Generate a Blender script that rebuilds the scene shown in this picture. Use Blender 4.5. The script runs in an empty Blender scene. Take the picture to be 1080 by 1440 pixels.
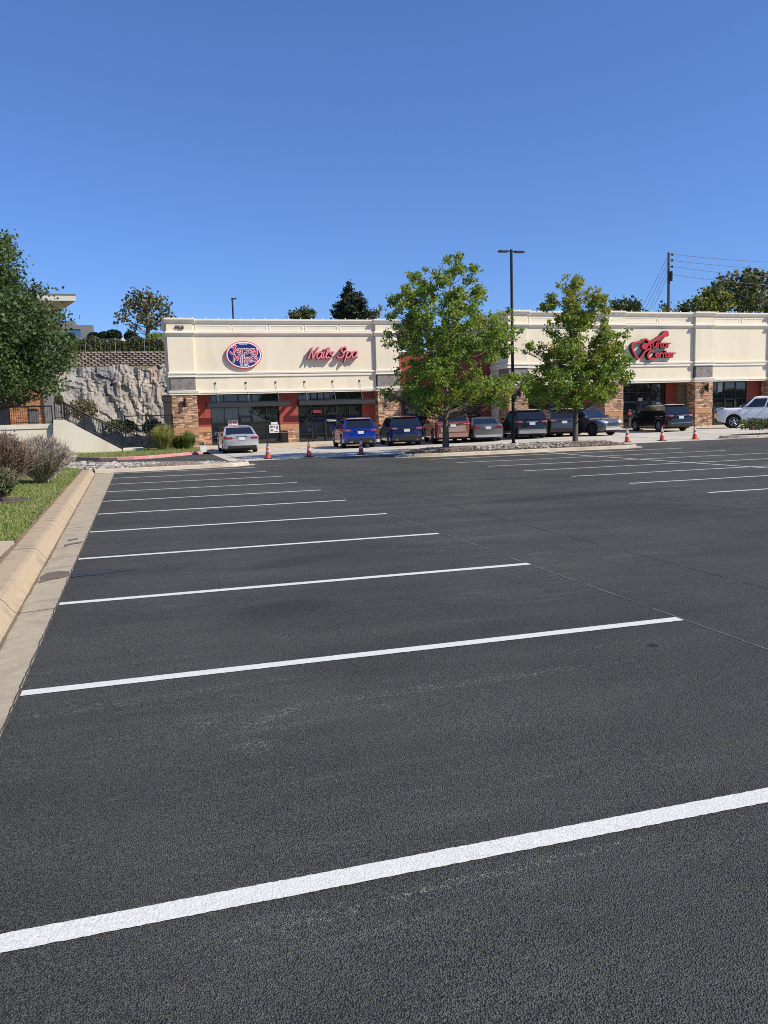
import bpy, bmesh, math, random
import numpy as np
from mathutils import Vector, Matrix, noise

random.seed(7)
RNG = np.random.default_rng(11)
scene = bpy.context.scene
COL = scene.collection
R = math.radians

# ------------------------------------------------------------------ camera
CAM_H, YAW, PIT, ROLL, FPX = 1.66209, 0.29411, -0.11881, -0.03072, 1131.01
fw = Vector((math.sin(YAW)*math.cos(PIT), math.cos(YAW)*math.cos(PIT), math.sin(PIT)))
rt = Vector((math.cos(YAW), -math.sin(YAW), 0.0))
up = rt.cross(fw)
r2 = math.cos(ROLL)*rt + math.sin(ROLL)*up
u2 = -math.sin(ROLL)*rt + math.cos(ROLL)*up
CP = Vector((0, 0, CAM_H))
cd = bpy.data.cameras.new('camera'); cam = bpy.data.objects.new('camera', cd); COL.objects.link(cam)
cd.sensor_fit = 'HORIZONTAL'; cd.sensor_width = 36.0; cd.lens = 36.0*FPX/1080.0
cd.clip_start = 0.05; cd.clip_end = 3000
M = Matrix((r2, u2, -fw)).transposed().to_4x4(); M.translation = CP
cam.matrix_world = M
scene.camera = cam

def ray(x, y): return fw + r2*((x-540)/FPX) + u2*((720-y)/FPX)
def at(x, y, z=0.0):            # a surveyed point on the level z
    d = ray(x, y); return CP + d*((z-CAM_H)/d.z)
def onY(x, y, Y):               # a surveyed point on the wall plane Y
    d = ray(x, y); return CP + d*(Y/d.y)

def ss(a, b, t):
    t = min(1, max(0, (t-a)/(b-a))); return t*t*(3-2*t)
def gz(X, Y):
    t = -0.00435*X + 0.00114*(32-Y) + 0.00056*max(X-10, 0)
    t *= 1-ss(27, 33, Y)
    return t + (.14*ss(13, 23, X) + .09*ss(26, 33, X))*ss(34, 41, Y)

# ------------------------------------------------------------------ materials
MATS = {}
def mat(name, c1, c2=None, scale=4.0, rough=.8, bump=0.0, bscale=60.0, tint=0.0, metal=0.0, spec=.4,
        c3=None, scale3=.6, stretch=None, coat=0.0, transl=0.0, detail=4.0, bdist=.01):
    if name in MATS: return MATS[name]
    m = bpy.data.materials.new(name); m.use_nodes = True
    nt = m.node_tree; N = nt.nodes; L = nt.links
    b = N['Principled BSDF']
    b.inputs['Roughness'].default_value = rough; b.inputs['Metallic'].default_value = metal
    b.inputs['Specular IOR Level'].default_value = spec; b.inputs['Coat Weight'].default_value = coat
    b.inputs['Coat Roughness'].default_value = .04
    col = None
    tc = N.new('ShaderNodeTexCoord'); vec = tc.outputs['Object']
    if stretch:
        mp = N.new('ShaderNodeMapping'); mp.inputs['Scale'].default_value = stretch
        L.new(vec, mp.inputs['Vector']); vec = mp.outputs['Vector']
    def mix(fac, a, b_, mode='MIX'):
        x = N.new('ShaderNodeMix'); x.data_type = 'RGBA'; x.blend_type = mode
        for i, v in ((0, fac), (6, a), (7, b_)):
            if isinstance(v, (int, float)): x.inputs[i].default_value = v
            elif isinstance(v, tuple): x.inputs[i].default_value = (*v, 1) if len(v) == 3 else v
            else: L.new(v, x.inputs[i])
        return x.outputs[2]
    def noi(s, d=detail):
        n = N.new('ShaderNodeTexNoise'); n.inputs['Scale'].default_value = s; n.inputs['Detail'].default_value = d
        L.new(vec, n.inputs['Vector']); return n.outputs[0]
    def ramp(v, lo, hi):
        r = N.new('ShaderNodeMapRange'); r.inputs[1].default_value = lo; r.inputs[2].default_value = hi
        L.new(v, r.inputs[0]); return r.outputs[0]
    col = c1
    if c2: col = mix(ramp(noi(scale), .32, .68), c1, c2)
    if c3: col = mix(ramp(noi(scale3), .5, .72), col, c3)
    if tint:
        a = N.new('ShaderNodeAttribute'); a.attribute_name = 'tint'
        mr = N.new('ShaderNodeMapRange'); mr.inputs[3].default_value = 1-tint; mr.inputs[4].default_value = 1+tint
        L.new(a.outputs['Fac'], mr.inputs[0])
        cb = N.new('ShaderNodeCombineColor')
        for i in range(3): L.new(mr.outputs[0], cb.inputs[i])
        col = mix(1.0, col, cb.outputs[0], 'MULTIPLY')
    if isinstance(col, tuple): b.inputs['Base Color'].default_value = (*col, 1)
    else: L.new(col, b.inputs['Base Color'])
    if bump:
        bp = N.new('ShaderNodeBump'); bp.inputs['Strength'].default_value = bump; bp.inputs['Distance'].default_value = bdist
        L.new(noi(bscale, 3), bp.inputs['Height']); L.new(bp.outputs[0], b.inputs['Normal'])
    if transl:
        tr = N.new('ShaderNodeBsdfTranslucent')
        if isinstance(col, tuple): tr.inputs[0].default_value = (*col, 1)
        else:
            br = mix(1.0, col, (1.0, 1.05, .55), 'MULTIPLY'); L.new(br, tr.inputs[0])
        ms = N.new('ShaderNodeMixShader'); ms.inputs[0].default_value = transl
        L.new(b.outputs[0], ms.inputs[1]); L.new(tr.outputs[0], ms.inputs[2])
        L.new(ms.outputs[0], N['Material Output'].inputs[0])
    MATS[name] = m
    return m

def asphalt_mat(name, base=.055):
    m = bpy.data.materials.new(name); m.use_nodes = True
    nt = m.node_tree; N = nt.nodes; L = nt.links; b = N['Principled BSDF']
    tc = N.new('ShaderNodeTexCoord'); v = tc.outputs['Object']
    def noi(s, d=4, vec=v, rough=.5):
        n = N.new('ShaderNodeTexNoise'); n.inputs['Scale'].default_value = s; n.inputs['Detail'].default_value = d
        n.inputs['Roughness'].default_value = rough
        L.new(vec, n.inputs['Vector']); return n.outputs[0]
    def rng(x, a, b_, c, d):
        r = N.new('ShaderNodeMapRange')
        for i, q in enumerate((a, b_, c, d)): r.inputs[i+1].default_value = q
        L.new(x, r.inputs[0]); return r.outputs[0]
    def math_(op, a, b_):
        k = N.new('ShaderNodeMath'); k.operation = op
        for i, q in enumerate((a, b_)):
            if isinstance(q, (int, float)): k.inputs[i].default_value = q
            else: L.new(q, k.inputs[i])
        return k.outputs[0]
    big = rng(noi(.3, 4, v, .6), .3, .7, .74, 1.22)
    mp = N.new('ShaderNodeMapping'); mp.inputs['Scale'].default_value = (.35, 1.6, 1); mp.inputs['Rotation'].default_value = (0, 0, .12)
    L.new(v, mp.inputs[0])
    streak = rng(noi(1.0, 5, mp.outputs[0], .6), .35, .75, .84, 1.22)
    fine = rng(noi(70, 3), .3, .75, .72, 1.3)
    vo = N.new('ShaderNodeTexVoronoi'); vo.inputs['Scale'].default_value = 165; L.new(v, vo.inputs['Vector'])
    sx_ = N.new('ShaderNodeSeparateColor'); L.new(vo.outputs['Color'], sx_.inputs[0])
    speck = math_('MULTIPLY', rng(sx_.outputs[0], 0, 1, .66, 1.34), rng(vo.outputs['Distance'], .35, .7, 1.15, .3))
    # scuffed band where tyres dragged grit, patchy
    mp2 = N.new('ShaderNodeMapping'); mp2.inputs['Scale'].default_value = (.9, 7, 1); mp2.inputs['Rotation'].default_value = (0, 0, .05); L.new(v, mp2.inputs[0])
    sc = math_('MULTIPLY', rng(noi(1.3, 6, mp2.outputs[0], .75), .52, .74, 0, 1), rng(noi(.35, 2), .42, .6, 0, 1))
    scuff = math_('ADD', 1.0, math_('MULTIPLY', sc, .75))
    # dusty scrapes left where pallets and boots stood, and a few darker oil drips
    grit = rng(noi(38, 3, v, .7), .50, .66, 0, 1)
    for px_, py_, rx_, ry_, rot_, amt in ((650, 966, 1.5, .07, .02, .9), (385, 1014, .30, .07, .5, 1.0), (362, 1056, .13, .10, 0, 1.1), (292, 1024, .10, .05, .4, 1.0), (265, 1040, .12, .03, .1, .8), (540, 1000, .10, .05, 0, .9), (700, 1236, .95, .035, .03, 1.1), (470, 1300, .5, .03, .06, .9), (820, 1170, .6, .03, .03, .7), (160, 1000, .9, .05, .05, .7), (300, 975, 1.4, .04, .03, .6),
                                             (640, 760, 1.2, .10, .1, .5), (250, 855, .35, .12, 0, .5), (918, 911, .05, .05, 0, -.75), (420, 790, .9, .35, .4, -.3), (400, 860, .6, .35, .2, -.32), (760, 700, 2.4, .5, .1, -.28), (880, 690, 2.0, .4, .0, -.25), (560, 665, 2.2, .8, .2, -.25)):
        c_ = at(px_, py_, 0)
        mp_ = N.new('ShaderNodeMapping'); mp_.vector_type = 'TEXTURE'; mp_.inputs['Location'].default_value = (c_.x, c_.y, 0); mp_.inputs['Rotation'].default_value = (0, 0, rot_); mp_.inputs['Scale'].default_value = (rx_, ry_, 50)
        L.new(v, mp_.inputs[0]); gr = N.new('ShaderNodeTexGradient'); gr.gradient_type = 'SPHERICAL'; L.new(mp_.outputs[0], gr.inputs[0])
        msk = rng(gr.outputs['Fac'], 0, .5, 0, 1)
        scuff = math_('ADD', scuff, math_('MULTIPLY', math_('MULTIPLY', msk, grit) if amt > 0 else msk, amt*(1.7 if amt > 0 else 1.0)))
    k = math_('MULTIPLY', math_('MULTIPLY', big, streak), math_('MULTIPLY', math_('MULTIPLY', fine, speck), scuff))
    k = math_('MULTIPLY', k, base)
    cb = N.new('ShaderNodeCombineColor')
    for i, q in enumerate((1.055, 1.045, .915)): L.new(math_('MULTIPLY', k, q), cb.inputs[i])
    L.new(cb.outputs[0], b.inputs['Base Color'])
    b.inputs['Roughness'].default_value = .82; b.inputs['Specular IOR Level'].default_value = .35
    hgt = math_('ADD', math_('MULTIPLY', vo.outputs['Distance'], -1.1), math_('MULTIPLY', noi(75, 3), .6))
    bp = N.new('ShaderNodeBump'); bp.inputs['Strength'].default_value = 1.0; bp.inputs['Distance'].default_value = .006
    L.new(hgt, bp.inputs['Height']); L.new(bp.outputs[0], b.inputs['Normal'])
    MATS[name] = m
    return m

ASPH = asphalt_mat('asphalt', .082)
PAINT = mat('road_paint', (.74, .75, .685), (.63, .64, .585), 45, .75, .6, 120, c3=(.42, .42, .40), scale3=140, bdist=.006)
CHALK = mat('chalk', (.17, .17, .165), (.075, .075, .075), 8, .9)
CONC = mat('concrete', (.57, .52, .43), (.49, .445, .37), 1.6, .85, .25, 90, c3=(.42, .38, .315), scale3=.5)
CURBM = mat('curb_concrete', (.46, .355, .23), (.41, .31, .20), 11, .9, .9, 55, c3=(.33, .26, .175), scale3=4.5, bdist=.006)
GUTM = mat('gutter_concrete', (.46, .395, .275), (.38, .325, .225), 12, .9, .8, 80, c3=(.33, .27, .195), scale3=4.3, bdist=.006)
PINK = mat('pink_curb_paint', (.58, .20, .19), (.50, .25, .23), 3, .8, c3=(.45, .35, .30), scale3=1.2)
WET = mat('wet_concrete', (.16, .12, .08), (.21, .16, .11), 6, .5)
WETA = mat('wet_asphalt', (.034, .034, .038), (.05, .05, .052), 9, .6)
STUCCO = mat('cream_stucco', (.785, .695, .52), (.73, .645, .48), .55, .9, .0, 45, c3=(.69, .61, .465), scale3=1.0, stretch=(1.4, 1.4, .3), bdist=.006)
TRIM = mat('cream_trim', (.82, .755, .63), (.76, .70, .58), 1.0, .85)
RED = mat('red_stucco', (.33, .075, .052), (.28, .062, .045), 1.2, .9)
STONE = mat('ledge_stone', (.50, .34, .22), (.37, .225, .14), 3.5, .9, tint=.58, c3=(.50, .25, .135), scale3=1.7)
STONEB = mat('stone_joint', (.12, .085, .055), None, rough=.95)
SAND = mat('sandstone_band', (.50, .27, .14), (.42, .22, .115), 3, .9)
GLASS = mat('dark_glass', (.016, .018, .020), None, rough=.02, spec=.9)
MULL = mat('bronze_frame', (.028, .028, .030), None, rough=.45, metal=.2)
CANOPY = mat('canopy_metal', (.035, .037, .042), (.03, .032, .036), 3, .5)
STEEL = mat('rod_steel', (.45, .45, .45), None, rough=.4, metal=.6)
BLACKM = mat('black_metal', (.012, .012, .013), None, rough=.45)
POLEM = mat('lamp_pole_metal', (.016, .016, .018), None, rough=.5)
CREAMW = mat('cream_paint_wall', (.74, .68, .53), (.70, .64, .50), 1.3, .9, c3=(.64, .56, .41), scale3=.9, stretch=(1, 1, .4))
GRAYST = mat('gray_stucco', (.20, .20, .19), (.17, .17, .165), 1.0, .9)
BRICK = mat('orange_brick', (.42, .20, .09), (.34, .155, .07), 4, .9, tint=.3)
LAWN = mat('lawn', (.13, .16, .045), (.19, .19, .07), 2.6, .95, .8, 60, c3=(.19, .17, .07), scale3=.9, bdist=.03)
BLADE = mat('grass_blade', (.21, .285, .07), (.29, .32, .105), 1.1, .75, tint=.4, transl=.3, c3=(.40, .35, .16), scale3=1.7)
MULCH = mat('mulch', (.16, .115, .085), (.09, .062, .045), 18, .95, .9, 40, bdist=.05, c3=(.22, .17, .13), scale3=6)
ROCKW = mat('river_rock', (.38, .345, .29), (.27, .24, .20), 5, .9, tint=.5, c3=(.46, .42, .37), scale3=2.3)
ROCKB = mat('brown_gravel', (.27, .21, .165), (.19, .145, .115), 9, .9, tint=.4)
TERR = mat('dry_grass_ground', (.12, .13, .05), (.17, .15, .07), .2, .95)
WHITE = mat('white_plastic', (.80, .80, .80), None, rough=.5)
RUBBER = mat('rubber', (.014, .014, .014), None, rough=.85)
RIM = mat('wheel_rim', (.42, .42, .43), None, rough=.3, metal=.8)
DARKRIM = mat('dark_rim', (.05, .05, .052), None, rough=.35, metal=.6)
TAILM = mat('tail_lamp', (.26, .008, .012), None, rough=.12, spec=.6, coat=.6)
HEADM = mat('head_lamp', (.55, .57, .60), None, rough=.08, spec=.7, coat=.5)
TRIMB = mat('car_black_trim', (.018, .018, .019), None, rough=.6)
CARGL = mat('car_glass', (.012, .014, .016), None, rough=.03, spec=.7, coat=.5)
CHROME = mat('chrome', (.62, .62, .63), None, rough=.18, metal=1.0)
ORANGE = mat('cone_orange', (.62, .085, .035), (.52, .07, .03), 9, .7)
CONEW = mat('cone_collar', (.58, .57, .55), None, rough=.45)
BARK = mat('bark', (.17, .135, .10), (.10, .08, .06), 6, .95, .8, 30, stretch=(1, 1, .3), bdist=.03)

def leafm(name, c, c2, tr=.42, tint=.35):
    return mat(name, c, c2, .9, .55, tint=tint, transl=tr, spec=.35)
LEAF1 = leafm('maple_leaf', (.18, .275, .05), (.30, .375, .08), .48)
LEAF2 = leafm('turning_leaf', (.25, .27, .05), (.38, .32, .065), .45)
LEAF3 = leafm('dark_leaf', (.065, .11, .035), (.125, .175, .06), .35)
LEAF4 = leafm('far_leaf', (.065, .092, .035), (.105, .125, .045), .3)
LEAF5 = leafm('brown_green_leaf', (.17, .16, .07), (.22, .17, .08), .3)
NEEDLE = leafm('needle', (.026, .042, .022), (.042, .058, .028), .15)
HEDGEL = leafm('hedge_leaf', (.10, .115, .04), (.15, .155, .06), .25)
LEAFY = leafm('yellow_leaf', (.25, .27, .05), (.34, .32, .07), .4)

# ------------------------------------------------------------------ mesh builder
class MB:
    def __init__(s): s.v = []; s.f = []; s.m = []; s.t = []
    def face(s, pts, m=0, t=.5):
        i = len(s.v); s.v += [tuple(p) for p in pts]; s.f.append(tuple(range(i, i+len(pts)))); s.m.append(m); s.t.append(t)
    def add(s, vs, fs, m=0, t=.5):
        i = len(s.v); s.v += [tuple(p) for p in vs]
        for f in fs: s.f.append(tuple(i+k for k in f)); s.m.append(m); s.t.append(t)
        return s
    def box(s, x0, x1, y0, y1, z0, z1, m=0, t=.5, T=None):
        vs = [Vector((x, y, z)) for x in (x0, x1) for y in (y0, y1) for z in (z0, z1)]
        if T is not None: vs = [T @ v for v in vs]
        return s.add(vs, [(0, 1, 3, 2), (4, 6, 7, 5), (0, 4, 5, 1), (2, 3, 7, 6), (0, 2, 6, 4), (1, 5, 7, 3)], m, t)
    def prism(s, poly, a0, a1, axis='y', m=0, t=.5):
        # poly in the two other axes (x,z for y; x,y for z; y,z for x)
        def P(p, a):
            return (p[0], a, p[1]) if axis == 'y' else ((p[0], p[1], a) if axis == 'z' else (a, p[0], p[1]))
        n = len(poly); vs = [P(p, a0) for p in poly]+[P(p, a1) for p in poly]
        fs = [tuple(range(n)), tuple(range(2*n-1, n-1, -1))]+[(i, i+n, (i+1) % n+n, (i+1) % n) for i in range(n)]
        return s.add(vs, fs, m, t)
    def tube(s, pts, rad, n=8, m=0, t=.5, cap=True):
        pts = [Vector(p) for p in pts]
        if isinstance(rad, (int, float)): rad = [rad]*len(pts)
        rings = []; base = len(s.v); vs = []; fs = []
        for i, p in enumerate(pts):
            d = (pts[min(i+1, len(pts)-1)]-pts[max(i-1, 0)]).normalized()
            a = d.orthogonal().normalized() if i == 0 else (a-d*a.dot(d)).normalized()
            b = d.cross(a)
            for k in range(n):
                th = 2*math.pi*k/n; vs.append(p+(a*math.cos(th)+b*math.sin(th))*rad[i])
        for i in range(len(pts)-1):
            for k in range(n):
                fs.append((i*n+k, i*n+(k+1) % n, (i+1)*n+(k+1) % n, (i+1)*n+k))
        if cap:
            fs.append(tuple(range(n-1, -1, -1))); fs.append(tuple((len(pts)-1)*n+k for k in range(n)))
        return s.add(vs, fs, m, t)
    def lathe(s, prof, c=(0, 0, 0), n=20, m=0, axis='z', mfun=None):
        vs = []; fs = []; ms = []
        for (r_, z) in prof:
            for k in range(n):
                th = 2*math.pi*k/n
                if axis == 'z': vs.append((c[0]+r_*math.cos(th), c[1]+r_*math.sin(th), c[2]+z))
                else: vs.append((c[0]+r_*math.cos(th), c[1]+z, c[2]+r_*math.sin(th)))
        i0 = len(s.v); s.v += vs
        for i in range(len(prof)-1):
            for k in range(n):
                s.f.append(tuple(i0+q for q in (i*n+k, i*n+(k+1) % n, (i+1)*n+(k+1) % n, (i+1)*n+k)))
                s.m.append(mfun(i) if mfun else m); s.t.append(.5)
        for j in (0, len(prof)-1):
            s.f.append(tuple(i0+j*n+k for k in range(n))); s.m.append(mfun(min(j, len(prof)-2)) if mfun else m); s.t.append(.5)
        return s
    def build(s, name, mats, parent=None, smooth=False, loc=None, normals=True):
        me = bpy.data.meshes.new(name); me.from_pydata([tuple(v) for v in s.v], [], s.f)
        if not isinstance(mats, (list, tuple)): mats = [mats]
        for m in mats: me.materials.append(m)
        me.polygons.foreach_set('material_index', s.m)
        a = me.attributes.new('tint', 'FLOAT', 'FACE'); a.data.foreach_set('value', s.t)
        if normals:
            bm = bmesh.new(); bm.from_mesh(me); bmesh.ops.recalc_face_normals(bm, faces=bm.faces); bm.to_mesh(me); bm.free()
        if smooth: me.polygons.foreach_set('use_smooth', [True]*len(me.polygons))
        me.update()
        o = bpy.data.objects.new(name, me); COL.objects.link(o)
        if parent is not None: o.parent = parent
        if loc is not None: o.location = loc
        return o

def np_mesh(name, V, nper, mats, tint=None, parent=None, matidx=None):
    """many separate little faces of nper corners each, V: (n, nper, 3)"""
    n = len(V); me = bpy.data.meshes.new(name)
    me.vertices.add(n*nper); me.vertices.foreach_set('co', np.ascontiguousarray(V, dtype=np.float32).ravel())
    me.loops.add(n*nper); me.loops.foreach_set('vertex_index', np.arange(n*nper, dtype=np.int32))
    me.polygons.add(n); me.polygons.foreach_set('loop_start', np.arange(0, n*nper, nper, dtype=np.int32))
    if not isinstance(mats, (list, tuple)): mats = [mats]
    for m in mats: me.materials.append(m)
    if matidx is not None: me.polygons.foreach_set('material_index', np.asarray(matidx, dtype=np.int32))
    a = me.attributes.new('tint', 'FLOAT', 'FACE')
    a.data.foreach_set('value', np.asarray(tint if tint is not None else np.full(n, .5), dtype=np.float32))
    me.update(calc_edges=True)
    o = bpy.data.objects.new(name, me); COL.objects.link(o)
    if parent is not None: o.parent = parent
    return o

def empty(name, loc=(0, 0, 0), rz=0.0):
    o = bpy.data.objects.new(name, None); COL.objects.link(o); o.location = loc; o.rotation_euler = (0, 0, rz)
    o.empty_display_size = .2
    return o
def tag(o, label, cat, group=None):
    o['label'] = label; o['category'] = cat
    if group: o['group'] = group
    return o
def struct(o, kind='structure'): o['kind'] = kind; return o
def under(parent):               # parts are built in world space, then hung under their thing
    def f(o): o.parent = parent; o.matrix_parent_inverse = Matrix.Translation(-Vector(parent.location)) if parent.rotation_euler.z == 0 else (Matrix.Translation(parent.location) @ Matrix.Rotation(parent.rotation_euler.z, 4, 'Z')).inverted(); return o
    return f
def copy_tree(o, parent=None):
    c = o.copy(); COL.objects.link(c)
    if parent is not None: c.parent = parent
    for ch in list(o.children): copy_tree(ch, c)
    return c

# ------------------------------------------------------------------ leaf clouds
def leaf_faces(cent, size, up_bias=.3, rs=None, fold=.25):
    n = len(cent)
    d = RNG.normal(size=(n, 3)); d[:, 2] += up_bias; d /= np.linalg.norm(d, axis=1)[:, None]      # leaf normal
    a = RNG.normal(size=(n, 3)); a -= d*(a*d).sum(1)[:, None]; a /= np.linalg.norm(a, axis=1)[:, None]
    b = np.cross(d, a)
    s = size*RNG.uniform(.65, 1.3, n)[:, None]
    w = .46*s
    V = np.stack([cent-a*s*.5, cent+b*w+d*s*fold*.5, cent+a*s*.55, cent-b*w+d*s*fold*.5], 1)
    return V
# ------------------------------------------------------------------ ground
def grid(name, xs, ys, zf, m, hole=None):
    nx, ny = len(xs), len(ys)
    b = MB(); b.v = [(x, y, zf(x, y)) for y in ys for x in xs]
    for j in range(ny-1):
        for i in range(nx-1):
            b.f.append((j*nx+i, j*nx+i+1, (j+1)*nx+i+1, (j+1)*nx+i)); b.m.append(0); b.t.append(.5)
    return struct(b.build(name, m, smooth=True, normals=False))
def lin(a, b, n): return [a+(b-a)*i/(n-1) for i in range(n)]
def sheet(name, poly, zf, m, cell=1.0):
    """flat sheet over a polygon, cut into cells so it follows the level of the ground"""
    bm = bmesh.new(); vs = [bm.verts.new((x, y, 0)) for x, y in poly]; bm.faces.new(vs)
    x0 = min(p[0] for p in poly); x1 = max(p[0] for p in poly); y0 = min(p[1] for p in poly); y1 = max(p[1] for p in poly)
    for ax, a, b_ in ((0, x0, x1), (1, y0, y1)):
        k = a+cell
        while k < b_-.01:
            co = [0, 0, 0]; no = [0, 0, 0]; co[ax] = k; no[ax] = 1
            bmesh.ops.bisect_plane(bm, geom=bm.verts[:]+bm.edges[:]+bm.faces[:], plane_co=co, plane_no=no); k += cell
    for v in bm.verts: v.co.z = zf(v.co.x, v.co.y)
    bmesh.ops.recalc_face_normals(bm, faces=bm.faces)
    for f in bm.faces:
        if f.normal.z < 0: f.normal_flip()
    me = bpy.data.meshes.new(name); bm.to_mesh(me); bm.free(); me.materials.append(m)
    o = bpy.data.objects.new(name, me); COL.objects.link(o)
    return struct(o)

# far ground: one sheet to the horizon, rising to the upper terrace behind the shops
xs = sorted(set([-900, -300, -120, -60]+list(range(-40, 81, 6))+[100, 140, 300, 900]))
ys = [-900, -200, -90, -16, 20, 40, 50, 58, 62, 64.45, 64.65, 66, 70, 80, 100, 130, 200, 900]
def terr(x, y):
    if y < 64.5: return -.35
    return 6.6+.9*ss(64, 110, y)+(.35*math.sin(x*.13)+.3*math.sin(y*.21+x*.07))*ss(66, 80, y)
grid('terrain_ground', xs, ys, terr, TERR)

XA = -.79                                       # edge of the asphalt along the gutter
# parking lot asphalt
sheet('parking_lot_asphalt', [(XA, -60), (62, -60), (62, 33.3), (3.4, 33.3), (3.4, 29.62), (XA, 29.3)], gz, ASPH, 1.0)
# service lane that curves off to the left behind the rock bed
pk_t = [at(x, y, .14) for x, y in ((60, 640), (86, 641), (112, 642.3), (140, 643), (165, 642.6), (188, 641.7), (210, 640.5), (230, 639), (260, 636.3), (285, 634.5))]
pk = [(p.x, p.y) for p in pk_t]
lane = [(3.6, 33.3), (3.6, pk[-1][1]-.2)]+[(x, y-.14) for x, y in reversed(pk)]+[(-9, 50), (-30, 54), (-30, 46), (-12, 42.0), (-4.5, 37.4), (-1.5, 35.2), (.2, 34.2), (2.6, 33.3)]
sheet('service_lane_asphalt', lane, lambda x, y: -.006, ASPH, 3.0)
# concrete drive in front of the shops
sheet('concrete_drive', [(3.6, 33.3), (62, 33.3), (62, 46.4), (3.6, 46.4)], gz, CONC, 1.0)
# joints in the concrete drive
JOINT = mat('joint_dark', (.10, .09, .08), None, rough=.9)
bj = MB()
def strip(b, p, q, w, zf, dz=.004, n=None, m=0, jit=0.0):
    p = Vector((p[0], p[1], 0)); q = Vector((q[0], q[1], 0)); d = (q-p); L_ = d.length; d /= L_; s = Vector((-d.y, d.x, 0))
    n = n or max(2, int(L_/.5)); row = []
    for i in range(n+1):
        c = p+d*L_*i/n
        a = c+s*(w/2+(random.uniform(-jit, jit))); e = c-s*(w/2+(random.uniform(-jit, jit)))
        row.append(((a.x, a.y, zf(a.x, a.y)+dz), (e.x, e.y, zf(e.x, e.y)+dz)))
    for i in range(n): b.face([row[i][1], row[i+1][1], row[i+1][0], row[i][0]], m)
for k in range(9): strip(bj, (4.2+k*4.4, 33.4), (4.2+k*4.4, 46.2), .035, gz)
for yy in (37.6, 41.9): strip(bj, (3.7, yy), (46, yy), .035, gz)
struct(bj.build('concrete_joint', JOINT))

# stall stripes, painted one by one
def stripe(p, q, w=.10, jit=.0, n=None, dz=.004):
    b = MB(); strip(b, p, q, w, gz, dz, n, 0, jit)
    return struct(b.build('stall_stripe', PAINT))
for k in range(0, 11):
    y = 2.639+2.6*k
    near = k < 4
    stripe((XA+.01, y+.0), (3.974+random.uniform(-.04, .04), y-.02), .104, .0022 if near else .0015, 260 if near else 14)
for k in range(7):
    y = 28.742-2.6*k
    stripe((10.6+random.uniform(-.05, .05), y), (21.9 if k < 6 else 23.2, y+.02), .10, .002, 22)
for k in range(7, 10): stripe((10.6, 28.742-2.6*k), (21.9, 28.742-2.6*k), .10, .003, 22)
stripe((16.15, 30.1), (16.25, -8), .10, .002, 60, .008)
bc = MB()
for a_, b_ in ((-2, 5.6), (5.9, 8.4), (8.7, 13.2), (13.6, 18), (18.3, 20.6), (21, 23.4), (24, 26.2)):
    strip(bc, (4.0+.012*math.sin(a_), a_), (3.985, b_), .018, gz, .003, 20, 0, .004)
struct(bc.build('chalk_guide_line', CHALK))
# paving seams between the passes of the paver
SEAM = mat('paving_seam', (.026, .026, .026), (.05, .05, .05), 3, .9)
bs = MB()
for xa_, xb_, ya_, yb2 in ((5.35, 5.5, 3, 33), (9.3, 9.15, -2, 33.2)):
    y = ya_
    while y < yb2:
        L2 = random.uniform(.6, 2.5); strip(bs, (xa_+(xb_-xa_)*(y-ya_)/(yb2-ya_), y), (xa_+(xb_-xa_)*(min(yb2, y+L2)-ya_)/(yb2-ya_), min(yb2, y+L2)), random.uniform(.008, .02), gz, .0025, 10, 0, .004); y += L2+random.uniform(.05, .9)
struct(bs.build('paving_seam', SEAM))

def zlawn0(x, y): return gz(-1, y)+.148
# gutter, rolled curb along the left
def foot(y): return -1.09-.0152*(y-6.7)
ysg = [-14+.6*i for i in range(73)]; ysg = [y for y in ysg if y < 29.2]+[29.25]
bg = MB(); bk = MB()
for i in range(len(ysg)-1):
    a, c = ysg[i], ysg[i+1]
    bg.face([(XA+.012*math.sin(a*7.1)*0, a, gz(XA, a)+.012), (foot(a), a, gz(-1, a)-.004), (foot(c), c, gz(-1, c)-.004), (XA, c, gz(XA, c)+.012)][::-1])
    bg.face([(XA, a, gz(XA, a)+.012), (XA, c, gz(XA, c)+.012), (XA+.006, c, gz(XA, c)-.02), (XA+.006, a, gz(XA, a)-.02)])
    prof = [(0, -.004), (-.03, .012), (-.065, .055), (-.095, .105), (-.125, .132), (-.17, .145), (-.40, .148), (-.415, .10)]
    for p, q in zip(prof, prof[1:]):
        bk.face([(foot(a)+p[0], a, gz(-1, a)+p[1]), (foot(c)+p[0], c, gz(-1, c)+p[1]), (foot(c)+q[0], c, gz(-1, c)+q[1]), (foot(a)+q[0], a, gz(-1, a)+q[1])])
struct(bg.build('gutter', GUTM))
# nose of the curb
e = ysg[-1]
bk.face([(foot(e)+p[0], e, gz(-1, e)+p[1]) for p in prof])
struct(bk.build('rolled_curb', CURBM, smooth=True))
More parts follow.
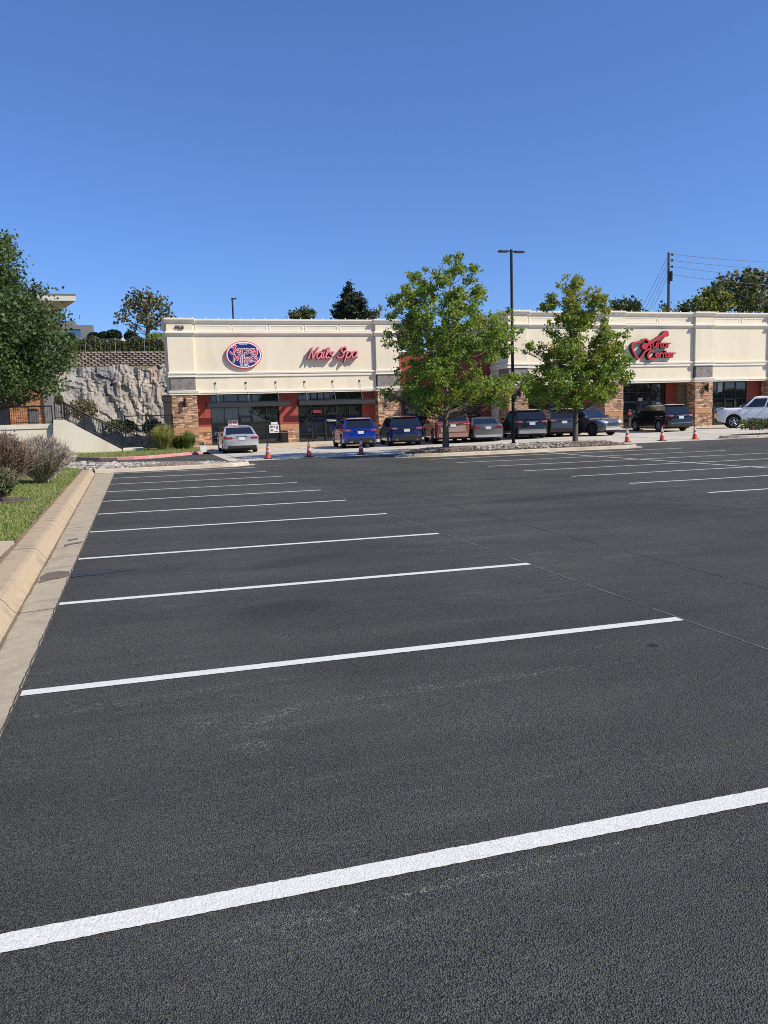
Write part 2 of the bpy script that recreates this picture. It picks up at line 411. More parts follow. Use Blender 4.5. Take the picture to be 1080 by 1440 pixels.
# dirt lodged at the foot and the back of the kerb, and saw joints across it
DIRT = mat('kerb_dirt', (.15, .115, .08), (.22, .17, .12), 9, .95); RUST = mat('back_dirt', (.20, .11, .06), (.27, .19, .11), 5, .95)
bd = MB(); be = MB(); y = 2.0
while y < 29:
    y2 = min(29.2, y+random.uniform(.15, .6)); w0 = random.uniform(.0, .022)
    bd.face([(foot(y)+.0, y, gz(-1, y)+.004), (foot(y)+.01+w0, y, gz(-1, y)+.005), (foot(y2)+.01+random.uniform(0, .018), y2, gz(-1, y2)+.005), (foot(y2)-.004, y2, gz(-1, y2)+.006)])
    w1 = random.uniform(.015, .05)
    be.face([(foot(y)-.405, y, zlawn0(foot(y)-.405, y)), (foot(y)-.385, y, zlawn0(0, y)+.004), (foot(y2)-.385, y2, zlawn0(0, y2)+.004), (foot(y2)-.405-w1, y2, zlawn0(0, y2)+.006), (foot(y)-.405-w1, y, zlawn0(0, y)+.006)])
    y = y2
ba = MB(); y = 1.0; j0 = .01
while y < 29:
    y2 = y+random.uniform(.03, .12); j1 = random.uniform(.0, .013)
    ba.face([(XA+.008, y, gz(XA, y)+.004), (XA+.008, y2, gz(XA, y2)+.004), (XA-j1, y2, gz(XA, y2)+.0165), (XA-j0, y, gz(XA, y)+.0165)]); y = y2; j0 = j1
struct(ba.build('asphalt_edge', ASPH))
struct(bd.build('gutter_dirt', DIRT, normals=False)); struct(be.build('edge_soil', RUST, normals=False))
bj2 = MB(); y = 1.5
while y < 29:
    pr_ = [(0, -.004), (-.03, .012), (-.065, .055), (-.095, .105), (-.125, .132), (-.17, .145), (-.40, .148)]
    for p, q in zip(pr_, pr_[1:]): bj2.face([(foot(y)+p[0], y, gz(-1, y)+p[1]+.003), (foot(y)+p[0], y+.016, gz(-1, y)+p[1]+.003), (foot(y)+q[0], y+.016, gz(-1, y)+q[1]+.003), (foot(y)+q[0], y, gz(-1, y)+q[1]+.003)])
    bj2.face([(XA-.0, y, gz(XA, y)+.016), (XA, y+.014, gz(XA, y)+.016), (foot(y), y+.014, gz(-1, y)+.0), (foot(y), y, gz(-1, y))])
    y += 3.05
struct(bj2.build('curb_joint', DIRT, normals=False))
# wet trickles from the sprinkler across curb and gutter
def blob(name, pts, zf, m):
    b = MB(); c = (sum(p[0] for p in pts)/len(pts), sum(p[1] for p in pts)/len(pts)); out = []
    for i in range(len(pts)):
        p, q = pts[i], pts[(i+1) % len(pts)]
        for t in (0, .25, .5, .75):
            out.append((p[0]+(q[0]-p[0])*t+random.uniform(-.012, .012), p[1]+(q[1]-p[1])*t+random.uniform(-.012, .012)))
    for i in range(len(out)):
        p, q = out[i], out[(i+1) % len(out)]
        b.face([(c[0], c[1], zf(*c)), (p[0], p[1], zf(*p)), (q[0], q[1], zf(*q))])
    return struct(b.build(name, m))
def zgut(x, y):
    t = (x-foot(y))/(XA-foot(y)); return gz(-1, y)-.004+.016*t+.004
blob('wet_patch', [(-1.09, 9.0), (-.98, 9.12), (-.81, 9.18), (-.80, 9.52), (-.95, 9.62), (-1.06, 9.6), (-1.1, 9.35)], zgut, WET)
blob('wet_patch', [(-1.03, 11.55), (-.95, 11.75), (-.82, 11.8), (-.83, 11.95), (-.95, 11.9), (-1.06, 11.8)], zgut, WET)
blob('wet_patch', [(-1.02, 12.15), (-.90, 12.25), (-.92, 12.35), (-1.05, 12.3)], zgut, WET)
blob('wet_patch', [(XA+.01, 9.16), (-.66, 9.22), (-.5, 9.19), (-.36, 9.30), (-.20, 9.33), (-.05, 9.42), (-.22, 9.44), (-.40, 9.52), (-.55, 9.46), (XA+.01, 9.5)], lambda x, y: gz(x, y)+.005, WETA)

# lawn on the left
def zl(x, y): return .145+.05*max(0, -1.6-x)*.9+.03*math.sin(x*1.3+y*.5)*ss(-1.7, -3, -abs(x)*-1-4.2 if False else x)*0
def zlawn(x, y): return .135+.055*max(0, -1.55-x)-.02*max(0, -1.55-x)*ss(20, 30, y)
edge = [(foot(y)-.41, y) for y in (-14, -4, 2, 6, 9, 12, 16, 20, 24, 27, 29.1)]
lawn_poly = edge+[(-2.4, 31.0), (-4.2, 34.2), (-9, 38), (-40, 44), (-40, -14)]
sheet('lawn', lawn_poly, zlawn, LAWN, 1.2)
# footpath stub that meets the curb
fp = [(-1.52, 11.6), (-1.47, 10.0), (-9, 10.6), (-9, 12.4)]
sheet('footpath', fp, lambda x, y: zlawn(x, y)+.015, mat('path_concrete', (.50, .39, .28), (.44, .34, .24), 2, .9, .3, 80), 1.0)
sheet('footpath_joint', [(-1.53, 10.08), (-1.545, 11.5), (-1.58, 11.5), (-1.565, 10.08)], lambda x, y: zlawn(x, y)+.019, JOINT, 3)
# mulch rings under the shrubs and a bare patch
def ring(cx, cy, rx, ry, dz=.02):
    return sheet('mulch_bed', [(cx+rx*math.cos(t)*random.uniform(.88, 1.1), cy+ry*math.sin(t)*random.uniform(.88, 1.1)) for t in np.linspace(0, 2*math.pi, 22)[:-1]], lambda x, y: zlawn(x, y)+dz, MULCH, .8)
BEDS = [(at(52, 656, .2), .72, 1.3), (at(26, 671, .2), .72, 1.2), (at(2, 704, .2), .62, .75)]
for q, rx_, ry_ in BEDS: ring(q.x, q.y, rx_, ry_)

# blades of grass over the lawn: one mass
def blades(name, n, sampler, zf, h=.055, m=BLADE):
    P = sampler(n); n = len(P)
    ang = RNG.uniform(0, 2*math.pi, n); w = RNG.uniform(.006, .012, n); hh = h*RNG.uniform(.5, 1.4, n); lean = RNG.normal(0, .5, (n, 2))*hh[:, None]
    z = np.array([zf(p[0], p[1]) for p in P])
    d = np.stack([np.cos(ang)*w, np.sin(ang)*w], 1)
    V = np.zeros((n, 3, 3)); V[:, 0, :2] = P-d; V[:, 1, :2] = P+d; V[:, 2, :2] = P+lean
    V[:, 0, 2] = z; V[:, 1, 2] = z; V[:, 2, 2] = z+hh
    return struct(np_mesh(name, V, 3, m, RNG.uniform(0, 1, n)), 'stuff')
MULCHED = [(q.x, q.y, rx_*.9, ry_*.9) for q, rx_, ry_ in BEDS]
def in_lawn(x, y):
    if x > foot(y)-.40-.03*math.sin(y*3)+.0: return False
    if 9.95 < y-.09*(-1.5-x)*0 < 12.5 and x > -9 and y > 10.0+.08*(-1.47-x) and y < 11.6+.11*(-1.5-x): return False
    for cx, cy, rx, ry in MULCHED:
        if ((x-cx)/rx)**2+((y-cy)/ry)**2 < 1: return False
    if y > 29.1 and x > -1.6-(y-29.1)*.52: return False
    return True
def samp_lawn(n):
    out = []
    while len(out) < n:
        y = 5+30*RNG.random()**1.5; x = -1.35-RNG.random()*(1.2+.17*y)
        if in_lawn(x, y): out.append((x, y))
    return np.array(out)
o = blades('lawn_grass', 90000, samp_lawn, zlawn, .05)
o['label'] = 'short mown green grass on the strip left of the curb'

# rocks
def rock_mesh(seed, flat=.65):
    bm = bmesh.new(); bmesh.ops.create_icosphere(bm, subdivisions=1, radius=1)
    rr = random.Random(seed); off = Vector((rr.uniform(0, 99), rr.uniform(0, 99), 0))
    for v in bm.verts: v.co *= 1+.55*noise.noise(v.co*1.1+off); v.co.z *= flat
    V = np.array([v.co[:] for v in bm.verts]); F = [tuple(v.index for v in f.verts) for f in bm.faces]; bm.free()
    return V, np.array(F)
ROCKS = [rock_mesh(i) for i in range(6)]
def rockfield(name, n, sampler, zf, s0, s1, m, smooth=False):
    V = []; T = []
    for i in range(n):
        x, y = sampler(); s = random.uniform(s0, s1)*(1.5 if random.random() < .08 else 1)
        v, f = random.choice(ROCKS); a = random.uniform(0, 6.28)
        c, sn = math.cos(a), math.sin(a)
        w = np.stack([(v[:, 0]*c-v[:, 1]*sn)*s*random.uniform(.8, 1.4), (v[:, 0]*sn+v[:, 1]*c)*s, v[:, 2]*s], 1)+np.array([x, y, zf(x, y)+s*.25])
        V.append(w[f]); T += [random.random()]*len(f)
    return struct(np_mesh(name, np.concatenate(V), 3, m, T), 'stuff')
def tri_sampler(poly):
    x0 = min(p[0] for p in poly); x1 = max(p[0] for p in poly); y0 = min(p[1] for p in poly); y1 = max(p[1] for p in poly)
    def inside(x, y):
        c = False
        for i in range(len(poly)):
            a, b = poly[i], poly[i-1]
            if (a[1] > y) != (b[1] > y) and x < (b[0]-a[0])*(y-a[1])/(b[1]-a[1])+a[0]: c = not c
        return c
    def f():
        while True:
            x, y = random.uniform(x0, x1), random.uniform(y0, y1)
            if inside(x, y): return x, y
    return f
def curb_ring(name, pts, h, w, m, gutter=0.0, closed=True):
    """kerb with a rounded top edge following pts (outer face), on the ground"""
    b = MB(); n = len(pts); P = [Vector((p[0], p[1], 0)) for p in pts]
    nor = []
    for i in range(n):
        a = P[i-1] if (closed or i > 0) else P[i]; c = P[(i+1) % n] if (closed or i < n-1) else P[i]
        d = (c-a).normalized(); nor.append(Vector((-d.y, d.x, 0)))      # inward for ccw
    prof = [(-gutter, .006), (0, .012), (.012, h-.03), (.04, h), (w, h), (w, h-.12)]
    if not gutter: prof = prof[1:]
    for i in range(n if closed else n-1):
        j = (i+1) % n
        for (p, z0), (q, z1) in zip(prof, prof[1:]):
            A = P[i]+nor[i]*p; B = P[j]+nor[j]*p; C_ = P[j]+nor[j]*q; D = P[i]+nor[i]*q
            b.face([(A.x, A.y, gz(A.x, A.y)+z0), (B.x, B.y, gz(B.x, B.y)+z0), (C_.x, C_.y, gz(C_.x, C_.y)+z1), (D.x, D.y, gz(D.x, D.y)+z1)])
    return struct(b.build(name, m, smooth=False))
def dens(pts, k=6):                 # closed Catmull-Rom
    out = []; n = len(pts)
    for i in range(n):
        p0, p1, p2, p3 = (Vector((*pts[(i+j-1) % n], 0)) for j in range(4))
        for s in range(k):
            t = s/k; v = .5*((2*p1)+(-p0+p2)*t+(2*p0-5*p1+4*p2-p3)*t*t+(-p0+3*p1-3*p2+p3)*t**3); out.append((v.x, v.y))
    return out
LCURB = mat('island_curb', (.55, .475, .37), (.46, .39, .30), 2.5, .9, .4, 70, c3=(.36, .30, .23), scale3=1.2)
# island 1 : end of the left bay
isl1 = [(-1.45, 29.35), (.5, 29.42), (2.0, 29.5), (3.3, 29.72), (3.95, 30.25), (3.9, 30.9), (3.2, 31.35), (2.2, 32.0), (1.2, 33.2), (0, 34.05), (-1.6, 35.0), (-4.5, 37.2), (-12, 41.7), (-12, 39), (-4.3, 34.4), (-2.4, 31.1)]
curb_ring('island_curb', [(-1.45, 29.35), (.5, 29.42), (2.0, 29.5), (3.3, 29.72), (3.95, 30.2), (4.0, 30.75), (3.4, 31.35), (2.3, 32.05), (1.2, 33.2), (0, 34.05), (-1.6, 35.0), (-4.5, 37.2), (-12, 41.7)], .13, .16, LCURB, .25, closed=False)
inner1 = [(-1.4, 29.52), (2.0, 29.66), (3.2, 29.88), (3.75, 30.35), (3.7, 30.75), (3.1, 31.2), (2.1, 31.9), (1.1, 33.05), (-.1, 33.9), (-1.7, 34.85), (-4.6, 37.05), (-12, 41.5), (-12, 39), (-4.3, 34.3), (-2.4, 31.05), (-1.55, 29.3)]
z1 = lambda x, y: .10+.03*math.sin(x*1.7)*math.sin(y*1.3)
sheet('rock_bed_soil', inner1, z1, MULCH, 1.0)
rockfield('white_river_rock', 1700, tri_sampler([(-1.4, 29.55), (-.1, 29.6), (1.0, 32.8), (-.2, 33.8), (-4.6, 37), (-9, 39.6), (-9, 37.4), (-4.3, 34.4), (-2.4, 31.1)]), z1, .035, .085, ROCKW)['label'] = 'pale rounded rocks in the bed behind the lawn end'
rockfield('white_river_rock', 240, tri_sampler([(2.3, 29.75), (3.2, 29.9), (3.75, 30.35), (3.7, 30.75), (3.1, 31.2), (2.2, 31.8)]), z1, .03, .07, ROCKW)
rockfield('brown_gravel', 1500, tri_sampler([(-.1, 29.6), (2.3, 29.7), (2.3, 31.75), (1.1, 32.9)]), z1, .025, .06, ROCKB)
# island 2 : tree island across the drive
isl2o = dens([(10.15, 31.0), (10.9, 30.45), (13, 30.25), (16, 30.2), (19, 30.15), (20.4, 30.2), (20.95, 30.7), (20.6, 31.6), (19.2, 32.7), (16.5, 33.2), (13.3, 33.1), (11.3, 32.5)], 4)
curb_ring('island_curb', isl2o, .13, .16, LCURB, .28)
def z2(x, y):
    e = min(1, max(0, (y-30.3)/1.0))*min(1, max(0, (33.0-y)/.9))*min(1, max(0, (x-10.3)/1))*min(1, max(0, (20.9-x)/1.0))
    return gz(x, y)+.09+.17*e**.7
cx, cy = 15.5, 31.7
inner2 = [(cx+(x-cx)*.975, cy+(y-cy)*.88) for x, y in isl2o]
sheet('island_mulch', inner2, z2, MULCH, .6)
mid = [(13.2, 30.55), (18.0, 30.5), (17.3, 32.0), (15.8, 32.75), (14, 32.6)]
rockfield('white_river_rock', 1000, tri_sampler(mid), z2, .025, .065, ROCKW)['label'] = 'pale rocks around the lamp post on the tree island'
rockfield('mulch_chips', 1300, tri_sampler([(10.5, 31), (11.2, 30.6), (13.2, 30.55), (14, 32.6), (12, 32.3)]), z2, .018, .045, ROCKB)
rockfield('mulch_chips', 1500, tri_sampler([(18.0, 30.5), (20, 30.45), (20.5, 30.9), (19, 32.3), (15.8, 32.8), (17.3, 32)]), z2, .018, .045, ROCKB)
# island 3 : far right with a flowering hedge
isl3 = dens([(28.4, 34.4), (28.9, 33.6), (31, 33.2), (36, 33.0), (44, 33), (44, 35.2), (36, 35.4), (30.5, 35.2)], 3)
curb_ring('island_curb', isl3, .14, .16, LCURB, .25)
c3 = (36.5, 34.2)
sheet('island_mulch', [(c3[0]+(x-c3[0])*.975, c3[1]+(y-c3[1])*.86) for x, y in isl3], lambda x, y: gz(x, y)+.12, MULCH, 1.0)

# pink painted kerb along the service lane and the grass behind it
b = MB()
for i in range(len(pk)-1):
    (ax, ay), (bx, by) = pk[i], pk[i+1]
    prof = [(-.14, -.004), (-.12, .10), (-.07, .135), (.10, .14), (.10, .02)]
    for (p, z0), (q, z1_) in zip(prof, prof[1:]):
        b.face([(ax, ay+p, z0), (bx, by+p, z0), (bx, by+q, z1_), (ax, ay+q, z1_)])
ax, ay = pk[0]
for (p, z0), (q, z1_) in zip(prof, prof[1:]):
    b.face([(-12, ay+3.0+p, z0), (ax, ay+p, z0), (ax, ay+q, z1_), (-12, ay+3.0+q, z1_)])
struct(b.build('painted_curb', PINK))
back = [(x, y+.1) for x, y in pk]+[(3.6, pk[-1][1]+.15), (3.6, 52.5), (2.2, 66), (-12, 66), (-12, pk[0][1]+3.1)]
zb = lambda x, y: .12+.02*math.sin(x)+.0*y
sheet('back_lawn', back, zb, LAWN, 2.0)
fb = tri_sampler([(x, y+.15) for x, y in pk]+[(3.2, 47.6), (-3.2, 49), (-6, 50)])
o = blades('back_lawn_grass', 9000, lambda n: np.array([fb() for _ in range(n)]), zb, .09); o['label'] = 'narrow strip of grass behind the pink curb'

# sidewalks (raised) in front of the shops
SIDE = mat('sidewalk_concrete', (.58, .48, .345), (.50, .41, .29), 1.2, .85, .25, 80)
def slab(name, poly, z0f, h, m):
    b = MB(); n = len(poly)
    b.face([(x, y, z0f(x, y)+h) for x, y in poly])
    for i in range(n):
        (ax, ay), (bx, by) = poly[i], poly[(i+1) % n]
        b.face([(ax, ay, z0f(ax, ay)-.05), (bx, by, z0f(bx, by)-.05), (bx, by, z0f(bx, by)+h), (ax, ay, z0f(ax, ay)+h)])
    return struct(b.build(name, m))
slab('sidewalk', [(3.6, 46.4), (13.5, 46.4), (13.5, 53.3), (3.6, 53.3)], lambda x, y: -.03, .15, SIDE)
slab('sidewalk', [(13.5, 46.4), (22.0, 46.4), (22.0, 54), (13.5, 54)], lambda x, y: gz(x, 46.4)-.03, .15, SIDE)
slab('sidewalk', [(22.0, 45.6), (60, 45.6), (60, 48.4), (22.0, 48.4)], lambda x, y: gz(x, 46), .13, SIDE)
# ------------------------------------------------------------------ the shop building
YL, YRT = 52.0, 47.07
def X_(px_, py_, Y): return onY(px_, py_, Y).x
bld = empty('shop_building', (2.15, 52, 0))
tag(bld, 'long cream stucco shopping building with stone piers, red walls and dark storefronts', 'building')
U = under(bld)
CORN = [(0, -.28), (-.05, -.27), (-.08, -.22), (-.13, -.17), (-.17, -.12), (-.19, -.10), (-.19, 0), (.3, 0)]
LEDG = [(0, -.24), (-.04, -.23), (-.06, -.17), (-.12, -.12), (-.16, -.08), (-.16, 0), (0, .05)]
LED2 = [(0, -.28), (-.07, -.28), (-.07, -.16), (-.045, -.155), (-.045, -.13), (-.11, -.11), (-.13, -.02), (-.10, 0), (0, .02)]
LTRM = [(0, -.22), (-.05, -.22), (-.05, -.14), (-.09, -.12), (-.09, -.02), (0, 0)]
def mold(b, x0, x1, yf, ztop, prof): b.prism([(yf+p[0], ztop+p[1]) for p in prof], x0, x1, 'x')
def mold_side(b, xf, y0, y1, ztop, prof): b.prism([(xf+p[0], ztop+p[1]) for p in prof], y0, y1, 'y')

def ledgestone(b, rects):
    """courses of split stone on vertical faces: rects = (axis, fixed, a0, a1, z0, z1, outward)"""
    for axis, fx, a0, a1, z0, z1, outw in rects:
        z = z0
        while z < z1-.015:
            hh = min(random.choice((.05, .065, .08, .10, .12)), z1-z); a = a0
            while a < a1-.01:
                w = min(random.uniform(.12, .42), a1-a)
                if a1-a-w < .07: w = a1-a
                d = random.uniform(.012, .05); t = random.random()
                g = .004
                if axis == 'y': b.box(a+g, a+w-g, min(fx, fx+outw*d), max(fx, fx+outw*d), z+g, z+hh-g, 0, t)
                else: b.box(min(fx, fx+outw*d), max(fx, fx+outw*d), a+g, a+w-g, z+g, z+hh-g, 0, t)
                a += w
            z += hh
def pier(x0, x1, yf, zb, depth, left=True, wtop=None, light=True, label=None, top=8.0):
    """stone pier with tiled panel, cap and stucco pilaster; yf = its front face"""
    yb = yf+depth
    core = MB(); core.box(x0+.02, x1-.02, yf+.02, yb, zb-.2, 3.37)
    pr = U(core.build('pier', STONEB))
    cl = []
    for za, zc in ((zb, zb+.86), (zb+1.22, 3.36)):
        s = MB(); rc = [('y', yf+.02, x0, x1, za, zc, -1)]
        if left: rc.append(('x', x0+.02, yf, yb, za, zc, -1))
        rc.append(('x', x1-.02, yf, min(yb, yf+.75), za, zc, 1))
        ledgestone(s, rc); cl.append(U(s.build('stone_cladding', STONE)))
    s = MB(); a = x0-.012
    while a < x1-.05:
        w = min(.46, x1+.012-a); s.box(a+.004, a+w-.004, yf-.025, yf+.3, zb+.87, zb+1.21, 0, random.random()); a += w
    if left: s.box(x0-.025, x0+.1, yf+.31, yb, zb+.87, zb+1.21)
    c2 = U(s.build('sandstone_band', SAND))
    for c_ in cl+[c2]:
        c_.parent = pr; c_.matrix_parent_inverse = (Matrix.Translation(bld.location)).inverted()@Matrix.Identity(4)
        c_.matrix_parent_inverse = Matrix.Identity(4)
    # tiled panel and cap
    t = MB(); t.box(x0+.02, x1-.02, yf-.0, yb, 3.62, 4.46)
    tp = t.build('tile_panel', TILE); tp.parent = pr
    t = MB(); mold(t, x0-.13, x1+.13, yf, 3.60, [(.25, -.27), (-.06, -.27), (-.06, -.17), (-.10, -.15), (-.13, -.03), (-.10, 0), (.25, 0)])
    if left: t.box(x0-.12, x0+.25, yf+.25, yb, 3.34, 3.597)
    cp = t.build('pier_cap', TRIM); cp.parent = pr
    # stucco pilaster above
    t = MB(); t.box(x0-.04, x1-.04, yf, yb, 4.43, top-.05)
    pl = t.build('pilaster', STUCCO); pl.parent = pr
    for nm, zt, pf, e0, e1 in (('cornice', top, CORN, .17, .09), ('ledge', 7.17, LEDG, .15, .07), ('sill_course', 4.70, LED2, .12, .07)):
        t = MB(); mold(t, x0-e0, x1+e1, yf, zt, pf)
        if left: mold_side(t, x0-.04, yf+.02, yb, zt-.002, [p for p in pf if p[0] <= .05])
        mo = t.build(nm, TRIM); mo.parent = pr
    return pr
def tile_mat():
    m = bpy.data.materials.new('slate_tile'); m.use_nodes = True; nt = m.node_tree; N = nt.nodes; L = nt.links
    tc = N.new('ShaderNodeTexCoord'); mp = N.new('ShaderNodeMapping'); mp.inputs['Rotation'].default_value = (R(90), 0, 0)
    mp2 = N.new('ShaderNodeMapping'); mp2.inputs['Rotation'].default_value = (0, 0, R(45))
    L.new(tc.outputs['Object'], mp.inputs[0]); L.new(mp.outputs[0], mp2.inputs[0])
    br = N.new('ShaderNodeTexBrick'); br.offset = 0; br.inputs['Scale'].default_value = 1
    br.inputs['Brick Width'].default_value = .30; br.inputs['Row Height'].default_value = .30; br.inputs['Mortar Size'].default_value = .008
    br.inputs['Color1'].default_value = (.155, .135, .12, 1); br.inputs['Color2'].default_value = (.25, .215, .185, 1); br.inputs['Mortar'].default_value = (.30, .27, .23, 1)
    L.new(mp2.outputs[0], br.inputs[0]); L.new(br.outputs[0], N['Principled BSDF'].inputs['Base Color']); N['Principled BSDF'].inputs['Roughness'].default_value = .6
    return m
TILE = tile_mat()

def wallrun(x0, x1, yf, back, zb=3.33, side=None, panels=True):
    t = MB(); t.box(x0, x1, yf, yf+.55, zb+.02, 7.92); U(t.build('wall', STUCCO))
    for nm, zt, pf in (('cornice', 7.97, CORN), ('ledge', 7.17, LEDG), ('sill_course', 4.69, LED2), ('fascia_trim', 3.55, LTRM)):
        t = MB(); mold(t, x0, x1, yf, zt, pf); U(t.build(nm, TRIM))
    if panels:
        t = MB(); n = max(1, round((x1-x0)/2.3)); w = (x1-x0-.3)/n
        for i in range(n):
            a = x0+.15+i*w
            t.box(a+.06, a+w-.06, yf-.022, yf+.05, 7.24, 7.31); t.box(a+.06, a+w-.06, yf-.022, yf+.05, 7.56, 7.63)
            t.box(a+.06, a+.13, yf-.022, yf+.05, 7.31, 7.56); t.box(a+w-.13, a+w-.06, yf-.022, yf+.05, 7.31, 7.56)
        U(t.build('frieze_panel', TRIM))
def redwall(x0, x1, y, zb, zt=3.36):
    t = MB(); t.box(x0, x1, y, y+.3, zb-.1, zt); r_ = U(t.build('red_wall', RED))
    s = MB(); ledgestone(s, [('y', y+.0, x0, x1, zb, zb+.86, -1)]); c = s.build('stone_cladding', STONE); c.parent = r_
    s = MB(); a = x0
    while a < x1-.03:
        w = min(.46, x1-a); s.box(a+.004, a+w-.004, y-.035, y+.05, zb+.87, zb+1.21, 0, random.random()); a += w
    c = s.build('sandstone_band', SAND); c.parent = r_
def storefront(x0, x1, y, zb, vs, hs, zt=3.36, door=None):
    g = MB(); g.box(x0, x1, y, y+.03, zb, zt); w = U(g.build('storefront_window', GLASS))
    f = MB(); 
    for v in [x0+.03, x1-.03]+list(vs): f.box(v-.03, v+.03, y-.05, y-.003, zb, zt)
    xs_ = sorted([x0]+list(vs)+[x1])
    for hz, a, c in hs:
        f.box(a+.03, c-.03, y-.045, y-.004, hz-.03, hz+.03)
    f.box(x0+.06, x1-.06, y-.05, y-.005, zb, zb+.14); f.box(x0+.06, x1-.06, y-.05, y-.005, zt-.07, zt)
    c = f.build('frame', MULL); c.parent = w
    if door:
        d = MB(); a, c_ = door
        for q in (a+.03, c_-.11): d.box(q, q+.08, y-.07, y-.051, zb+.02, zb+1.83)
        d.box(a+.11, c_-.11, y-.07, y-.051, zb+.02, zb+.24); d.box(a+.11, c_-.11, y-.07, y-.051, zb+1.73, zb+1.83)
        d.tube([(c_-.2, y-.12, zb+.75), (c_-.2, y-.12, zb+1.2)], .014, 6); 
        dd = d.build('door', MULL); dd.parent = w
    # things seen dimly behind the glass: blinds of a far wall are left to reflection
    return w
def canopy(x0, x1, yb, yf, rods):
    t = MB(); t.box(x0, x1, yf, yf+.06, 2.52, 2.82); t.box(x0, x0+.06, yf+.06, yb, 2.52, 2.82); t.box(x1-.06, x1, yf+.06, yb, 2.52, 2.82)
    t.box(x0-.01, x1+.01, yf-.02, yf-.001, 2.80, 2.83); t.box(x0-.01, x1+.01, yf-.02, yf-.001, 2.51, 2.54)
    c = U(t.build('canopy', CANOPY))
    for k in range(1, 4):
        x = x0+(x1-x0)*k/4; t = MB(); t.box(x-.02, x+.02, yf+.065, yb, 2.60, 2.70); o = t.build('crossbar', CANOPY); o.parent = c
    for rx in rods:
        r_ = MB(); r_.tube([(rx, YL-.05, 4.02), (rx+.16, yf+.06, 2.84)], .012, 6); r_.box(rx-.055, rx+.055, YL-.03, YL, 3.965, 4.075, 1)
        o = r_.build('rod', [STEEL, BLACKM]); o.parent = c

# left block ----------------------------------------------------------
ZB = .10
pier(2.19, 3.73, YL-.2, ZB, .85)
pier(15.52, 17.1, YL-.2, ZB, .85)
wallrun(3.66, 15.49, YL, 66)
BACK = 56.5
t = MB(); t.box(2.24, 17.0, YL+.95, BACK, .0, 6.2); U(t.build('building_body', mat('body_stucco', (.62, .55, .42), (.56, .50, .38), .6, .9)))
t = MB(); t.box(2.15, 2.235, YL+.65, BACK, 3.4, 7.9); U(t.build('side_wall', STUCCO))
t = MB(); t.box(17.02, 17.1, YL+.65, BACK, 3.4, 7.9); U(t.build('side_wall', STUCCO))
for nm, zt, pf in (('cornice', 7.97, CORN), ('ledge', 7.17, LEDG), ('sill_course', 4.69, LED2)):
    t = MB(); mold_side(t, 2.15, YL+.655, BACK, zt, [p for p in pf if p[0] <= .05]); U(t.build(nm, TRIM))
t = MB(); ledgestone(t, [('x', 2.23, YL+.66, BACK, .05, 3.35, -1)]); U(t.build('stone_cladding', STONE))
REC = YL+.62
x_a, x_b = X_(296.5, 590, REC), X_(394, 600, REC); x_c, x_d = X_(420, 600, REC), X_(510, 600, REC)
redwall(3.74, x_a, REC-.05, ZB); redwall(x_b, x_c, REC-.05, ZB); redwall(x_d, 15.5, REC-.05, ZB)
v1 = [X_(p, 600, REC) for p in (316.8, 336.7, 355.4, 375.5)]
storefront(x_a, x_b, REC, ZB, v1, [(1.95, v1[1], v1[2]), (2.55, x_a, x_b), (2.86, x_a, x_b), (.55, x_a, v1[1]), (.55, v1[2], v1[3])], 3.36, (v1[1], v1[2]))
v2 = [X_(p, 600, REC) for p in (438.6, 456.8, 474.4, 492)]
storefront(x_c, x_d, REC, ZB, v2, [(1.95, v2[1], v2[2]), (2.55, x_c, x_d), (2.86, x_c, x_d), (.62, x_c, v2[1]), (.62, v2[2], x_d)], 3.36, (v2[1], v2[2]))
t = MB(); t.box(3.74, 15.5, YL+.555, YL+.95, 3.363, 6.8); U(t.build('soffit', STUCCO))
canopy(X_(291.5, 568, 51.85), X_(408.5, 568, 51.85), REC-.05, YL-.15, [X_(p, 538, YL) for p in (302.5, 345.5, 387.5)])
canopy(X_(421, 566, 51.85), X_(528, 566, 51.85), REC-.05, YL-.15, [X_(p, 537, YL) for p in (428, 467.5, 505.5)])

# recessed middle -----------------------------------------------------
t = MB(); t.box(17.105, 19.6, 52.35, 52.9, -.1, 5.76); U(t.build('red_wall', RED))
t = MB(); t.box(19.605, 22.86, 49.85, 58, -.1, 5.76); U(t.build('red_wall', RED))
t = MB(); t.box(17.105, 19.6, 52.95, 58, 0, 5.3); U(t.build('building_body', MATS['body_stucco']))
t = MB(); mold(t, 17.11, 19.6, 52.35, 6.0, CORN); U(t.build('cornice', TRIM))
t = MB(); mold(t, 19.45, 22.81, 49.85, 6.0, CORN); mold_side(t, 19.6, 49.87, 52.35, 5.998, [p for p in CORN if p[0] <= .05]); U(t.build('cornice', TRIM))
storefront(20.0, 22.0, 49.84-.04, .13, [20.7, 21.4], [(2.0, 20, 22)], 2.6)
storefront(17.5, 19.3, 52.34-.04, .13, [18.4], [(2.0, 17.5, 19.3)], 2.6)
t = MB(); t.box(19.8, 22.4, 49.1, 49.84, 2.62, 2.86); U(t.build('canopy', CANOPY))

